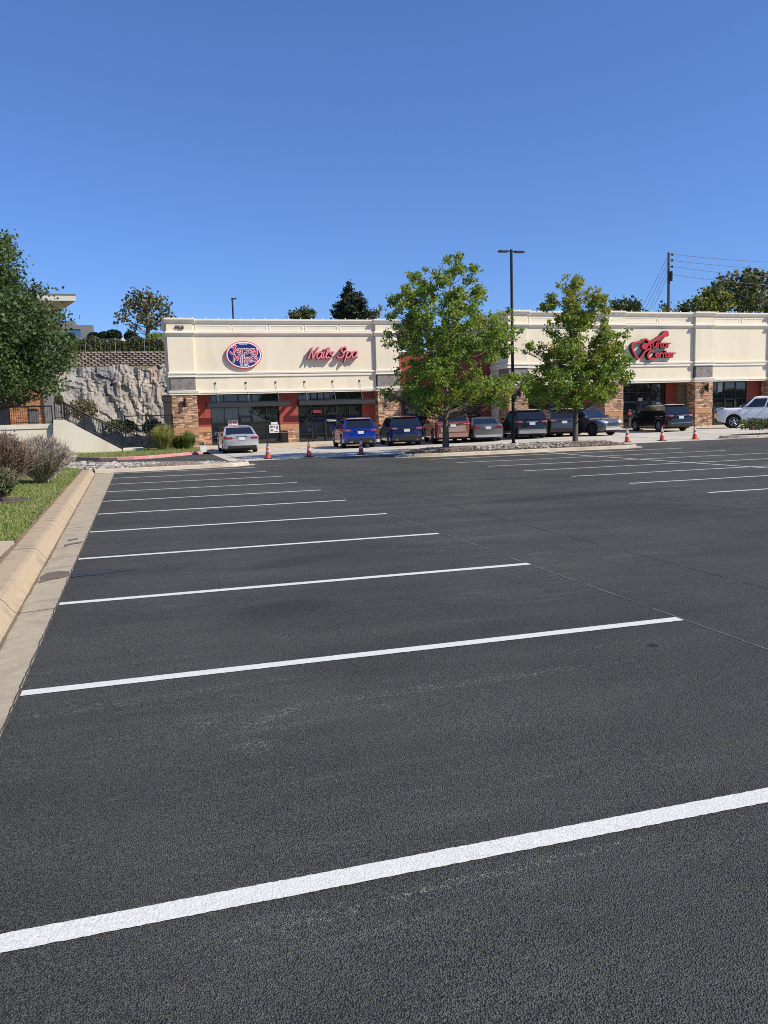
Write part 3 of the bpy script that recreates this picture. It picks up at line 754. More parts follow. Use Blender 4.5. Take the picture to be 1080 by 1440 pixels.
# right block ---------------------------------------------------------
ZR = .30
pier(22.71, 24.05, YRT-.2, ZR-.08, 1.55)
pier(29.64, 31.02, YRT-.2, ZR-.02, .85)
pier(36.69, 38.09, YRT-.2, ZR, .85)
pier(42.95, 44.35, YRT-.2, ZR, .85)
pier(50.0, 51.4, YRT-.2, ZR, .85)
for a, c in ((24.02, 29.59), (30.99, 36.64), (38.06, 42.9), (44.32, 49.95), (51.37, 60)): wallrun(a, c, YRT, 66)
t = MB(); t.box(22.9, 60, YRT+2.3, 62, 0, 6.9); U(t.build('building_body', MATS['body_stucco']))
t = MB(); t.box(22.82, 22.88, YRT+1.36, 62, -.1, 7.9); U(t.build('side_wall', STUCCO))
for nm, zt, pf in (('cornice', 7.97, CORN), ('ledge', 7.17, LEDG), ('sill_course', 4.69, LED2)):
    t = MB(); mold_side(t, 22.82, YRT+1.36, 49.8 if zt < 6 else 62, zt, [p for p in pf if p[0] <= .05]); U(t.build(nm, TRIM))
t = MB(); t.box(22.9, 60, YRT+.555, YRT+2.3, 3.363, 6.8); U(t.build('soffit', STUCCO))
D1, D3 = YRT+1.75, YRT+.95
def xr(p, Y): return X_(p, 570, Y)
redwall(xr(813, D1), 29.66, D1-.05, ZR-.03); redwall(xr(935.5, D1), 36.7, D1-.05, ZR); redwall(xr(1049, D3), xr(1068, D3), D3-.05, ZR)
def bay(x0, x1, y, zb, n):
    vs = [x0+(x1-x0)*i/n for i in range(1, n)]
    storefront(x0, x1, y, zb, vs, [(zb+1.85, x0, x1), (2.75, x0, x1)], 3.36, (vs[1], vs[2]) if n > 2 else None)
bay(24.03, xr(813, D1), D1, ZR-.03, 4); bay(31.0, xr(935.5, D1), D1, ZR, 4); bay(38.07, xr(1049, D3), D3, ZR, 4); bay(xr(1068, D3), 43.0, D3+.3, ZR, 2)
bay(44.4, 50.1, D1, ZR, 5); bay(51.4, 60, D1, ZR, 6)
# bulbs strung along the parapet
t = MB()
for a, c, y in ((2.3, 17, YL-.1), (22.8, 60, YRT-.1)):
    x = a
    while x < c: t.box(x-.025, x+.025, y, y+.05, 8.0, 8.07); x += .75+random.uniform(-.06, .06)
struct(U(t.build('parapet_bulb', WHITE)), 'stuff')

# wall lights: half cylinders on the piers
def sconce(x, yf, z, label):
    e_ = empty('wall_light', (x, yf-.05, z)); tag(e_, label, 'wall light', 'wall lights on the stone piers')
    t = MB(); t.lathe([(.0, -.29), (.075, -.285), (.08, -.28), (.08, .28), (.075, .285), (0, .29)], (0, -.17, 0), 14); t.build('lamp_body', BLACKM, e_)
    t = MB(); t.box(-.05, .05, -.12, .0, -.10, .10); t.box(-.07, .07, -.01, .03, -.14, .14); t.build('bracket', BLACKM, e_)
sconce(2.98, YL-.2, 2.85, 'black tube wall light on the leftmost stone pier, below the house number')
sconce(16.3, YL-.2, 2.85, 'black tube wall light on the stone pier right of the nail salon')
sconce(23.35, YRT-.2, 2.88, 'black tube wall light on the stone pier behind the lamp post')
sconce(30.35, YRT-.2, 2.88, 'black tube wall light on the stone pier beside the right island tree')
sconce(37.5, YRT-.2, 2.92, 'black tube wall light on the pier right of the guitar sign')

# ------------------------------------------------------------------ lettering drawn as strokes
GL = {
 'e': ([(.06, .48), (.35, .52), (.62, .62), (.58, .92), (.34, 1.0), (.1, .78), (.06, .38), (.24, .04), (.5, .03), (.74, .26)],),
 'r': ([(.1, 0), (.1, .98)], [(.1, .55), (.28, .9), (.55, .96)]),
 's': ([(.62, .88), (.36, 1.0), (.12, .8), (.34, .54), (.58, .28), (.36, .02), (.06, .12)],),
 'y': ([(.06, 1), (.12, .45), (.32, .28), (.52, .5), (.58, 1.0)], [(.58, 1), (.54, .1), (.4, -.42), (.08, -.4)]),
 'J': ([(.1, 1.35), (.35, 1.62), (.75, 1.6)], [(.55, 1.6), (.52, .6), (.36, .05), (.0, .02), (-.12, .32)]),
 'M': ([(.0, 0), (.16, 1.6)], [(.16, 1.6), (.52, .5)], [(.52, .5), (.9, 1.6)], [(.9, 1.6), (1.05, 0)]),
 'i': ([(.1, 0), (.1, 1)], [(.1, 1.36), (.1, 1.42)]),
 'k': ([(.1, 0), (.1, 1.65)], [(.58, 1), (.12, .5)], [(.26, .6), (.62, 0)]),
 "'": ([(.06, 1.62), (.0, 1.3)],),
 'N': ([(0, 0), (.18, .8), (.26, 1.65)], [(.26, 1.65), (.62, .02)], [(.62, .02), (.8, .9), (1.05, 1.72)]),
 'a': ([(.66, .85), (.38, 1.0), (.1, .7), (.1, .2), (.36, .02), (.6, .35), (.68, .95)], [(.68, .95), (.66, .25), (.86, .06)]),
 'A': ([(.62, .8), (.36, 1.0), (.08, .75), (.08, .25), (.36, 0), (.62, .25)], [(.64, 1.0), (.64, 0)]),
 'l': ([(.02, .1), (.3, .9), (.42, 1.5), (.3, 1.65), (.18, 1.3), (.14, .4), (.3, .04), (.52, .2)],),
 'S': ([(.95, 1.35), (.78, 1.68), (.42, 1.6), (.32, 1.2), (.62, .85), (.8, .45), (.55, .05), (.15, .05), (.0, .3)],),
 'p': ([(.16, 1), (.06, -.6)], [(.13, .6), (.4, 1), (.68, .78), (.62, .2), (.36, .02), (.1, .22)]),
 'u': ([(.06, 1), (.06, .3), (.32, 0), (.6, .3)], [(.62, 1), (.62, 0)]),
 't': ([(.3, 1.5), (.3, .25), (.55, .02)], [(.02, 1), (.6, 1)]),
 'C': ([(1.0, 1.15), (.75, 1.5), (.3, 1.4), (.02, .85), (.15, .25), (.55, -.05), (1.0, .1)],),
 'n': ([(.08, 0), (.08, 1)], [(.08, .6), (.32, 1), (.6, .8), (.62, 0)]),
}
ADV = {'e': .78, 'r': .6, 's': .72, 'y': .78, 'J': .85, 'M': 1.25, 'i': .3, 'k': .72, "'": .2, 'N': 1.0, 'a': .82, 'A': .82, 'l': .46, 'S': 1.05, 'p': .8, 'u': .82, 't': .66, 'C': 1.12, 'n': .8, ' ': .5}
def smooth2(pts, k=5):
    if len(pts) < 3: return pts
    out = []; n = len(pts)
    for i in range(n-1):
        p0 = pts[max(i-1, 0)]; p1 = pts[i]; p2 = pts[i+1]; p3 = pts[min(i+2, n-1)]
        for s in range(k):
            t = s/k
            out.append(tuple(.5*(2*p1[q]+(-p0[q]+p2[q])*t+(2*p0[q]-5*p1[q]+4*p2[q]-p3[q])*t*t+(-p0[q]+3*p1[q]-3*p2[q]+p3[q])*t**3) for q in (0, 1)))
    out.append(pts[-1]); return out
ZOFF = [0]
def stroke(b, pts, w, yf, depth, mf=0, ms=0):
    """a thick stroke standing off the wall: front face at yf, depth behind it (towards +y)"""
    pts = [Vector((p[0], p[1])) for p in pts]; n = len(pts); L_ = []; Rr = []
    widths = w if isinstance(w, (list, tuple)) else [w]*n
    # round caps
    for i in range(n):
        d = (pts[min(i+1, n-1)]-pts[max(i-1, 0)])
        d = d.normalized() if d.length > 1e-9 else Vector((1, 0)); s = Vector((-d.y, d.x))*widths[i]/2
        if i == 0:
            for th in (90, 45):
                c = -d*math.cos(R(90-th))*0; 
        L_.append(pts[i]+s); Rr.append(pts[i]-s)
    d0 = (pts[1]-pts[0]).normalized(); d1 = (pts[-1]-pts[-2]).normalized()
    capA = [pts[0]+Vector((math.cos(a), math.sin(a)))*widths[0]/2 for a in [math.atan2(d0.y, d0.x)+R(q) for q in (120, 150, 180, 210, 240)]]
    capB = [pts[-1]+Vector((math.cos(a), math.sin(a)))*widths[-1]/2 for a in [math.atan2(d1.y, d1.x)+R(q) for q in (-60, -30, 0, 30, 60)]]
    ZOFF[0] += 1; z0 = yf-.0007*(ZOFF[0] % 9)
    def y(i): return z0-.00015*i
    for i in range(n-1):
        A, B, C_, D = L_[i], L_[i+1], Rr[i+1], Rr[i]
        b.face([(A.x, y(i), A.y), (B.x, y(i+1), B.y), (C_.x, y(i+1), C_.y), (D.x, y(i), D.y)], mf)
        for P, Q in ((A, B), (C_, D)):
            b.face([(P.x, y(i), P.y), (Q.x, y(i), Q.y), (Q.x, yf+depth, Q.y), (P.x, yf+depth, P.y)], ms)
    for cap, i, a0, a1 in ((capA, 0, L_[0], Rr[0]), (capB, n-1, Rr[-1], L_[-1])):
        poly = [a0]+cap+[a1]; b.face([(p.x, y(i), p.y) for p in poly], mf)
        for P, Q in zip(poly, poly[1:]): b.face([(P.x, y(i), P.y), (Q.x, y(i), Q.y), (Q.x, yf+depth, Q.y), (P.x, yf+depth, P.y)], ms)
def strokes_text(txt, x0, z0, sx, sz, slant=0.0, rise=0.0):
    out = []; x = 0
    for ch in txt:
        if ch in GL:
            for pl in GL[ch]:
                pl2 = smooth2(pl) if len(pl) > 2 else pl
                out.append([(x0+(x+p[0]+slant*p[1])*sx, z0+p[1]*sz+rise*(x+p[0])*sx) for p in pl2])
        x += ADV[ch]
    return out, x*sx
def bfont(txt, size, m, name, loc, parent=None, ext=.01, align='CENTER', sx=1.0, bold=0.0):
    cu = bpy.data.curves.new(name, 'FONT'); cu.body = txt; cu.size = size; cu.extrude = ext; cu.align_x = align; cu.align_y = 'CENTER'; cu.offset = bold
    o = bpy.data.objects.new(name, cu); COL.objects.link(o); o.rotation_euler = (R(90), 0, 0); o.scale = (sx, 1, 1); o.location = loc
    dg = bpy.context.evaluated_depsgraph_get(); me = bpy.data.meshes.new_from_object(o.evaluated_get(dg)); me.name = name
    bpy.data.objects.remove(o); me.transform(Matrix.Translation(loc) @ Matrix.Rotation(R(90), 4, 'X') @ Matrix.Diagonal((sx, 1, 1, 1)))
    me.materials.clear(); me.materials.append(m)
    o = bpy.data.objects.new(name, me); COL.objects.link(o)
    return o
SRED = mat('sign_red', (.62, .02, .03), None, rough=.4); SNAVY = mat('sign_navy', (.015, .025, .16), None, rough=.4)
SWHITE = mat('sign_white', (.82, .82, .84), None, rough=.4); SPINK = mat('sign_pale_pink', (.70, .36, .38), None, rough=.4)
SCRIM = mat('sign_crimson', (.50, .03, .07), None, rough=.4); SBLK = mat('letter_return', (.012, .012, .014), None, rough=.5)
NUMM = mat('number_black', (.02, .02, .022), None, rough=.5)

# oval sandwich-shop sign
P = onY(343, 499, YL-.15); cx, cz = P.x, P.z; rx, rz = 1.13, .85
sg = empty('oval_sign', (cx, YL, cz)); tag(sg, 'oval navy sign with red script shop name outlined in white', 'sign')
def oval(b, ax, az, y0, y1, m, n=56):
    b.prism([(cx+ax*math.cos(2*math.pi*k/n), cz+az*math.sin(2*math.pi*k/n)) for k in range(n)], y0, y1, 'y', m)
US = under(sg)
b = MB(); oval(b, rx, rz, YL-.17, YL, 0); US(b.build('rim', SRED))
b = MB(); oval(b, rx-.045, rz-.045, YL-.178, YL-.171, 0); US(b.build('border', SWHITE))
b = MB(); oval(b, rx-.115, rz-.11, YL-.186, YL-.179, 0); US(b.build('field', SNAVY))
b1 = MB(); b2 = MB()
for txt, x0, z0, sx, sz, sl in (('Jersey', cx-.80, cz+.07, .375, .285, .0), ("Mike's", cx-.68, cz-.46, .385, .285, .0)):
    st, wd = strokes_text(txt, x0, z0, sx, sz, .06, .0)
    for s in st:
        s2 = [(p[0], p[1]) for p in s]
        stroke(b1, s2, .115, YL-.196, .008); stroke(b2, s2, .060, YL-.21, .008)
US(b1.build('lettering_outline', SWHITE)); US(b2.build('script_lettering', SRED))
US(bfont('SUBS', .25, SWHITE, 'lower_lettering', (cx+.0, YL-.195, cz-.64), ext=.006, bold=.003))
US(bfont('SINCE 1956', .105, SWHITE, 'upper_lettering', (cx, YL-.195, cz+.665), ext=.006, bold=.004))

# nail-salon script letters
sg = empty('script_sign', (X_(468, 500, YL), YL, 5.7)); tag(sg, 'pink and crimson script letters reading Nails Spa', 'sign'); US = under(sg)
xa, xb = X_(433, 500, YL-.36), X_(504, 500, YL-.36); z0 = onY(436, 504.5, YL-.36).z
st, wd = strokes_text('Nails Spa', 0, 0, 1, 1, .22); k = (xb-xa)/(max(p[0] for s in st for p in s)+.1)
b1 = MB(); b2 = MB()
for s in st:
    q = [(xa+p[0]*k, z0+p[1]*k*.80+.016*(p[0]*k)) for p in s]
    stroke(b1, q, .10, YL-.36, .355, 0, 0); stroke(b2, q, .05, YL-.375, .012)
US(b1.build('channel_lettering', SCRIM)); US(b2.build('letter_face', SPINK))

# guitar-shop logo sign
sg = empty('guitar_sign', (X_(920, 490, YRT), YRT, 5.7)); tag(sg, 'red guitar outline sign with letters reading Guitar Center', 'sign'); US = under(sg)
def gp(zx, zy): p = onY(870+zx/10.8, 455+zy/10.8, YRT-.3); return (p.x, p.z)
b = MB(); DEP = .29; YF = YRT-.30
body = [(458, 272), (440, 246), (405, 236), (372, 252), (345, 274), (290, 282), (240, 292), (212, 320), (208, 375), (228, 430), (262, 490), (298, 528), (326, 526), (362, 478), (400, 425), (440, 396), (476, 384), (486, 352), (474, 318), (450, 300)]
stroke(b, smooth2([gp(*p) for p in body], 4), .115, YF, DEP, 0, 1)
n = 26; c = gp(400, 345); rad = gp(444, 345)[0]-c[0]
b.prism([(c[0]+rad*math.cos(2*math.pi*q/n), c[1]+rad*.92*math.sin(2*math.pi*q/n)) for q in range(n)], YF-.003, YF+DEP, 'y', 0)
neck = [gp(*p) for p in [(420, 330), (470, 300), (560, 248), (650, 190), (700, 160)]]
stroke(b, neck, [.24, .20, .17, .17, .18], YF-.006, DEP, 0, 1)
stroke(b, [gp(690, 166), gp(728, 146)], .34, YF-.009, DEP, 0, 1)
for p, q in (((690, 130), (720, 118)), ((735, 185), (752, 172))): stroke(b, [gp(*p), gp(*q)], .12, YF-.012, DEP, 0, 1)
for txt, pa, pb, zb_ in (('uitAr', (505, 378), (800, 378), None), ('enter', (545, 524), (874, 524), None)):
    A, B = gp(*pa), gp(*pb); st, wd = strokes_text(txt, 0, 0, 1, 1, .0); wmax = max(p[0] for s in st for p in s)
    k = (B[0]-A[0]-.14)/wmax; hx = (gp(0, 290)[1]-gp(0, 378)[1]) if txt == 'uitAr' else (gp(0, 440)[1]-gp(0, 524)[1])
    for s in st: stroke(b, [(A[0]+.07+p[0]*k, A[1]+.06+p[1]*(hx-.09)) for p in s], .088, YF, DEP, 0, 1)
stroke(b, smooth2([gp(*p) for p in [(535, 430), (505, 418), (462, 440), (446, 485), (462, 525), (500, 540), (545, 530)]], 4), .115, YF, DEP, 0, 1)
US(b.build('channel_lettering', [mat('sign_bright_red', (.52, .035, .045), None, rough=.4), SBLK], normals=False))

# house number
o = bfont('950', .36, NUMM, 'address_number', (2.93, YL-.255, 7.42), ext=.03, sx=1.0)
tag(o, 'black house number 950 on the left end of the parapet', 'house number')

# papers on the glass, bin, flower bucket
def flat(name, x0, x1, z0, z1, y, m, label, cat, marks=(), group=None):
    b = MB(); b.box(x0, x1, y-.012, y, z0, z1)
    e_ = b.build(name, m); tag(e_, label, cat, group)
    bb = {}
    for (u0, u1, v0, v1, mm) in marks: bb.setdefault(mm.name, (MB(), mm))[0].box(x0+(x1-x0)*u0, x0+(x1-x0)*u1, y-.016, y-.0125, z0+(z1-z0)*v0, z0+(z1-z0)*v1)
    for k_, (q, mm) in bb.items():
        c = q.build('print', mm); c.parent = e_
    return e_
PAPER = mat('paper', (.72, .70, .68), (.66, .64, .62), 8, .6); PINKP = mat('poster_pink', (.55, .16, .14), None, rough=.6); GRYP = mat('print_gray', (.16, .16, .17), None, rough=.6)
def fx(p, q, Y): v = onY(p, q, Y); return v.x, v.z
GY = REC-.055
(xa, za), (xb, zb_) = fx(321, 601.5, GY), fx(334.5, 591, GY)
flat('window_poster', xa, xb, za, zb_, GY, PAPER, 'white and red poster in the sandwich shop window, above the silver sedan', 'poster', [(.05, .38, .45, .92, PINKP), (.46, .92, .5, .9, PINKP), (.08, .92, .10, .34, PINKP)])
(xa, za), (xb, zb_) = fx(379, 609, GY), fx(392, 594.5, GY)
flat('menu_poster', xa, xb, za, zb_-.12, GY, PAPER, 'tall white menu poster with dark pictures on the dark glass right of the silver sedan', 'poster', [(.08, .36, .62, .9, GRYP), (.45, .62, .66, .88, GRYP), (.72, .92, .45, .85, GRYP), (.12, .4, .2, .45, GRYP), (.5, .9, .12, .22, GRYP)])
flat('header_card', xa+.12, xb-.08, zb_-.10, zb_+.05, GY, PAPER, 'small white card just above the menu poster', 'card')
(xa, za), (xb, zb_) = fx(459.5, 599, GY), fx(472.5, 588, GY)
flat('door_decal', xa, xb, za+.28, zb_-.05, GY-.03, mat('decal_white', (.5, .5, .5), None, rough=.6), 'white lettered decal on the nail salon door', 'decal', [(.0, .5, .35, .5, MULL), (.3, 1, .05, .2, MULL), (.6, 1, .7, .95, MULL), (0, .2, .0, .3, MULL)])
(xa, za), (xb, zb_) = fx(440, 581, GY), fx(452, 576.5, GY)
flat('neon_sign', xa, xb, za, zb_, GY, mat('dim_red', (.20, .03, .04), None, rough=.5), 'dim red window sign inside the nail salon', 'sign')
GY2 = D1-.055
v = onY(885.5, 581.3, GY2); b = MB(); n = 28
b.prism([(v.x+.19*math.cos(2*math.pi*k/n), v.z+.19*math.sin(2*math.pi*k/n)) for k in range(n)], GY2-.03, GY2, 'y')
o = b.build('round_sign', mat('round_red', (.48, .03, .03), None, rough=.5)); tag(o, 'round red sign with a pale bar on the guitar shop glass', 'sign')
b = MB(); b.box(v.x-.12, v.x+.12, GY2-.034, GY2-.031, v.z-.035, v.z+.035); c = b.build('print', PAPER); c.parent = o
b = MB(); b.box(v.x-.08, v.x+.08, GY2-.02, GY2, v.z+.2, v.z+.26); c = b.build('paper_strip', PAPER); c.parent = o
for p0, p1, nm, lb in (((897.5, 563.5), (903.2, 559.5), 'window_paper', 'small white notice high on the guitar shop door'), ((922, 571.5), (929, 566), 'window_paper', 'white notice on the guitar shop glass just left of the red wall')):
    (xa, za), (xb, zb_) = fx(*p0, GY2), fx(*p1, GY2); flat(nm, xa, xb, za, zb_, GY2, PAPER, lb, 'notice', [(.1, .9, .4, .6, GRYP)])
(xa, za), (xb, zb_) = fx(1009, 551, D3-.055), fx(1015.5, 538.5, D3-.055); flat('window_blind', xa, xb, za, zb_, D3-.055, mat('blind_gray', (.38, .39, .40), None, rough=.6), 'pale panel in the glass right of the guitar shop pier', 'panel')
# black litter bin between the two left shops
(xa, za), (xb, zb_) = fx(396.5, 626, 51.6), fx(404.8, 609, 51.6)
e_ = empty('litter_bin', ((xa+xb)/2, 51.7, .12)); tag(e_, 'black square litter bin against the stone wall between the two left shops', 'litter bin')
b = MB(); w = (xb-xa)/2; b.box(-w, w, -.2, .2, 0.03, .68); [b.box(-w-.01, w+.01, -.21, .21, z, z+.02) for z in (.12, .58)]; b.build('bin_body', BLACKM, e_)
b = MB(); b.prism([(-w-.03, .70), (w+.03, .70), (w*.8, .79), (-w*.8, .79)], -.22, .22, 'y'); b.build('lid', BLACKM, e_)
# bucket of flowers on the grass
v = at(286, 635.5, .13); e_ = empty('flower_bucket', (v.x, v.y, .12)); tag(e_, 'white square planter with small flowers in front of the green grasses', 'planter')
b = MB(); b.prism([(-.14, 0), (.14, 0), (.17, .34), (-.17, .34)], -.15, .15, 'y'); b.build('pot', mat('pot_white', (.72, .68, .62), None, rough=.6), e_)
n = 160; C_ = RNG.normal(0, .08, (n, 3))*[1.2, 1, .7]+[0, 0, .42]
o = np_mesh('flowers', leaf_faces(C_, .07), 4, [LEAF4, mat('flower_white', (.7, .66, .6), None, rough=.7)], RNG.uniform(0, 1, n), e_, (RNG.random(n) < .3).astype(int))
# ------------------------------------------------------------------ vehicles
def paint(name, c, metal=.35, rough=.3): return mat(name, c, None, rough=rough, metal=metal, spec=.5, coat=1.0)
def car(label, cat, name, body_m, pos, heading, L=4.6, W=1.84, H=1.68, belt=1.02, hood=.98, deck=None, nose=.72, rear_x=(.12, .42), ws=(3.45, 2.72),
        wheelbase=2.7, fo=.9, wr=.34, clear=.22, rimm=None, tail='suv', pickup=False, group=None, grille=False, roof_m=None, rails=False, dark_lower=True, scale=1.0, lower_m=None, plate=True, exhaust=0, chrome_bar=False, gate_m=None):
    """x runs from the rear bumper (0) to the nose (L); ws=(base, top) of the windscreen, rear_x=(base, top) of the rear glass"""
    root = empty(name, (pos[0], pos[1], pos[2]), heading); root.scale = (scale,)*3
    tag(root, label, cat, group)
    xr_ = L-fo-wheelbase; xf_ = L-fo; ar = wr+.07
    rimm = rimm or RIM
    def hw(x):
        t = W/2; d = min(x, L-x); k = .5 if x > L/2 else .38
        if d < k: t *= 1-(.17 if x > L/2 else .09)*(1-d/k)**2
        return t
    def ztop(x):
        if x > ws[0]: 
            t = (x-ws[0])/(L-ws[0]); return hood+(belt-hood)*max(0, 1-t*2.5)*.6-(hood-nose)*max(0, t-.55)**1.6/(.45**1.6)
        if deck and x < rear_x[0]+.05:
            return deck
        return belt
    def zbot(x):
        z = clear+.10*max(0, 1-min(x, L-x)/.45)
        for xc in (xr_, xf_):
            if abs(x-xc) < ar: z = max(z, wr+math.sqrt(max(0, ar*ar-(x-xc)**2)) if abs(x-xc) < ar else z)
        return z
    xs = sorted(set([0, .03, .08, .15]+[L-.15, L-.08, L-.03, L]+[L*i/34 for i in range(1, 34)]+[xc+ar*math.cos(R(a)) for xc in (xr_, xf_) for a in range(0, 181, 15)]+[xc+s*(ar+.002) for xc in (xr_, xf_) for s in (-1, 1)]))
    b = MB(); rings = []
    for x in xs:
        d = min(x, L-x); e_ = max(0, 1-d/.15)**2
        w = hw(x); zt = ztop(x)-(.10 if x > L/2 else .05)*e_; zb = zbot(x)+.06*e_; w -= .05*e_; zm = zb+(zt-zb)*.52; crown = .035 if not pickup or x > ws[0]-.3 else 0
        ring = [(-w*.90, zb), (-w*.985, zb+min(.06, (zt-zb)*.2)), (-w, zm), (-w*.985, zm+(zt-zm)*.45), (-w*.955, zt-.05), (-w*.90, zt-.012), (-w*.45, zt+crown*.8), (0, zt+crown)]
        ring = ring+[(-p[0], p[1]) for p in reversed(ring[:-1])]
        rings.append([b_ for b_ in ring]); b.v += [(x, p[0], p[1]) for p in ring]
    n = len(rings[0])
    for i in range(len(xs)-1):
        for k in range(n-1): b.f.append((i*n+k, i*n+k+1, (i+1)*n+k+1, (i+1)*n+k)); b.m.append(0); b.t.append(.5)
        b.f.append((i*n+n-1, i*n, (i+1)*n, (i+1)*n+n-1)); b.m.append(1); b.t.append(.5)
    for i in (0, len(xs)-1): b.f.append(tuple(range(i*n, i*n+n))); b.m.append(0); b.t.append(.5)
    off = -L/2
    def fin(mb, nm, ms, par=root, smooth=False):
        mb.v = [(v[0]+off, v[1], v[2]) for v in mb.v]
        o = mb.build(nm, ms, par, smooth)
        if smooth:
            try: 
                for p in o.data.polygons: p.use_smooth = True
                o.data.set_sharp_from_angle(angle=R(38))
            except Exception: pass
        return o
    # cabin
    wb = W/2*.955; wr_ = W/2*.76; zr = H
    rb, rtp = rear_x; wbse, wt = ws; zbl = belt-.03
    def cab(u, v, side):      # u along 0..1 rear..front, v 0..1 up
        x = (rb+(wbse-rb)*u)*(1-v)+(rtp+(wt-rtp)*u)*v; y = wb+(wr_-wb)*v; z = zbl+(zr-.07-zbl)*v
        bulge = .03*math.sin(math.pi*v)
        return Vector((x, side*(y+bulge), z))
    nu, nv = 8, 4
    for side in (-1, 1):
        for i in range(nu):
            for j in range(nv):
                b.face([cab(i/nu, j/nv, side), cab((i+1)/nu, j/nv, side), cab((i+1)/nu, (j+1)/nv, side), cab(i/nu, (j+1)/nv, side)])
    for u in (0, 1):
        for j in range(nv):
            A = [cab(u, j/nv, -1), cab(u, j/nv, 1), cab(u, (j+1)/nv, 1), cab(u, (j+1)/nv, -1)]; b.face(A)
    rs = []
    for i in range(nu+1):
        u = i/nu; c0 = cab(u, 1, 1); row = []
        for q in (-1, -.93, -.75, -.4, 0, .4, .75, .93, 1):
            row.append((c0.x, c0.y*q, c0.z+(.07+.015*math.sin(math.pi*u))*(1-abs(q)**3.2)*(1 if 0 < i < nu else .35)))
        rs.append(row)
    for i in range(nu):
        for k in range(8): b.face([rs[i][k], rs[i][k+1], rs[i+1][k+1], rs[i+1][k]])
    if pickup:
        x1 = rb-.12
        b.box(.1, x1, -W/2*.86, W/2*.86, belt+.006, belt+.008, 1)
    fin(b, 'body', [body_m, TRIMB], smooth=True)
    if roof_m: pass
    # glass
    def pane(nm, q):
        g = MB()
        for quad in q: g.face(quad)
        fin(g, nm, CARGL)
    def grow(pts, d): return [p+d for p in pts]
    def endq(u, y0, y1, v0, v1, d):
        def P(v, q): c = cab(u, v, 1); return Vector((c.x, c.y*q, c.z))+d
        return [P(v0, y0), P(v0, y1), P(v1, y1), P(v1, y0)]
    pane('rear_window', [endq(0, -.88, .88, .16 if tail == 'suv' else .06, .90, Vector((-.012, 0, .006)))])
    pane('windscreen', [endq(1, -.90, .90, .05, .94, Vector((.012, 0, .006)))])
    for side in (-1, 1):
        q = []
        spans = [(.10, .36), (.40, .66), (.69, .95)] if not (pickup or tail == 'sedan') else ([(.08, .46), (.50, .93)] if pickup else [(.17, .50), (.54, .90)])
        for u0, u1 in spans:
            d = Vector((0, side*.012, .0)); v0, v1 = .10, .90
            m_ = (v0+v1)/2
            q.append([cab(u0, v0, side)+d, cab(u1, v0, side)+d, cab(u1, m_, side)+d, cab(u0, m_, side)+d])
            q.append([cab(u0, m_, side)+d, cab(u1, m_, side)+d, cab(u1, v1, side)+d, cab(u0, v1, side)+d])
        pane('side_window', q)
    # wheel wells, wheels
    w_ = MB()
    for xc in (xr_, xf_): w_.box(xc-ar*.98, xc+ar*.98, -W/2*.80, W/2*.80, wr*.9, wr+ar*.97)
    w_.box(.35, L-.35, -W/2*.84, W/2*.84, clear*.86, clear+.1)
    fin(w_, 'underbody', TRIMB)
    for xc in (xr_, xf_):
        for side in (-1, 1):
            t = MB(); t.lathe([(wr*.62, -.11), (wr*.93, -.115), (wr, -.085), (wr, .085), (wr*.93, .115), (wr*.62, .11)], (xc, side*(W/2-.125), wr), 22, axis='y')
            o = fin(t, 'wheel', RUBBER)
            r_ = MB(); yo = side*(W/2-.125+.085)
            r_.lathe([(0, -.004), (wr*.64, -.004), (wr*.66, .03), (wr*.60, .03), (wr*.58, .004), (0, .004)], (xc, yo, wr), 20, axis='y', mfun=lambda i: 1 if i in (0, 4) else 0)
            for s in range(5):
                a = 2*math.pi*s/5+.3
                r_.tube([(xc+.03*math.cos(a), yo+side*.02, wr+.03*math.sin(a)), (xc+wr*.62*math.cos(a), yo+side*.02, wr+wr*.62*math.sin(a))], [.05, .035], 6)
            fin(r_, 'rim', [rimm, TRIMB], o)
            # black arch lip
    # lamps
    zl = (deck-.17 if deck else belt-.04) if tail != 'suv' else belt-.02
    hwl = W/2
    def wedge(t, pts, inner, side, grow=.012):
        n_ = len(pts)
        def Y(x): d = min(x, L-x); return hw(max(0, min(L, x)))-.05*max(0, 1-max(0, d)/.15)**2+grow
        vs_ = [(x, side*inner, z) for x, z in pts]+[(x, side*Y(x), z) for x, z in pts]
        t.add(vs_, [tuple(range(n_)), tuple(range(2*n_-1, n_-1, -1))]+[(k, k+n_, (k+1) % n_+n_, (k+1) % n_) for k in range(n_)])
    for side in (-1, 1):
        t = MB()
        if pickup: t.box(-.012, .16, side*(hwl-.24), side*(hwl-.09), belt-.42, belt-.04)
        elif tail == 'sedan': wedge(t, [(-.014, zl-.055), (-.014, zl+.05), (.06, zl+.065), (.20, zl+.06), (.38, zl+.035), (.34, zl-.01), (.18, zl-.045), (.06, zl-.06)], hwl*.52, side)
        else: wedge(t, [(-.012, zl-.085), (-.008, zl+.0), (.06, zl+.02), (.18, zl+.03), (.34, zl+.032), (.30, zl-.02), (.18, zl-.07), (.06, zl-.085)], hwl*.56, side)
        fin(t, 'tail_light', TAILM)
        if tail == 'suv':
            t = MB(); wedge(t, [(-.016, zl-.05), (-.016, zl-.035), (.06, zl-.02), (.06, zl-.04)], hwl*.60, side, .014); fin(t, 'reverse_light', HEADM)
        t = MB(); zh = nose+.02
        wedge(t, [(L-.22, zh+.0), (L-.08, zh-.10), (L-.012, zh-.10), (L-.03, zh-.01), (L-.16, zh+.07), (L-.52, zh+.12), (L-.40, zh+.05)], hwl*.50, side, .008)
        fin(t, 'headlight', HEADM)
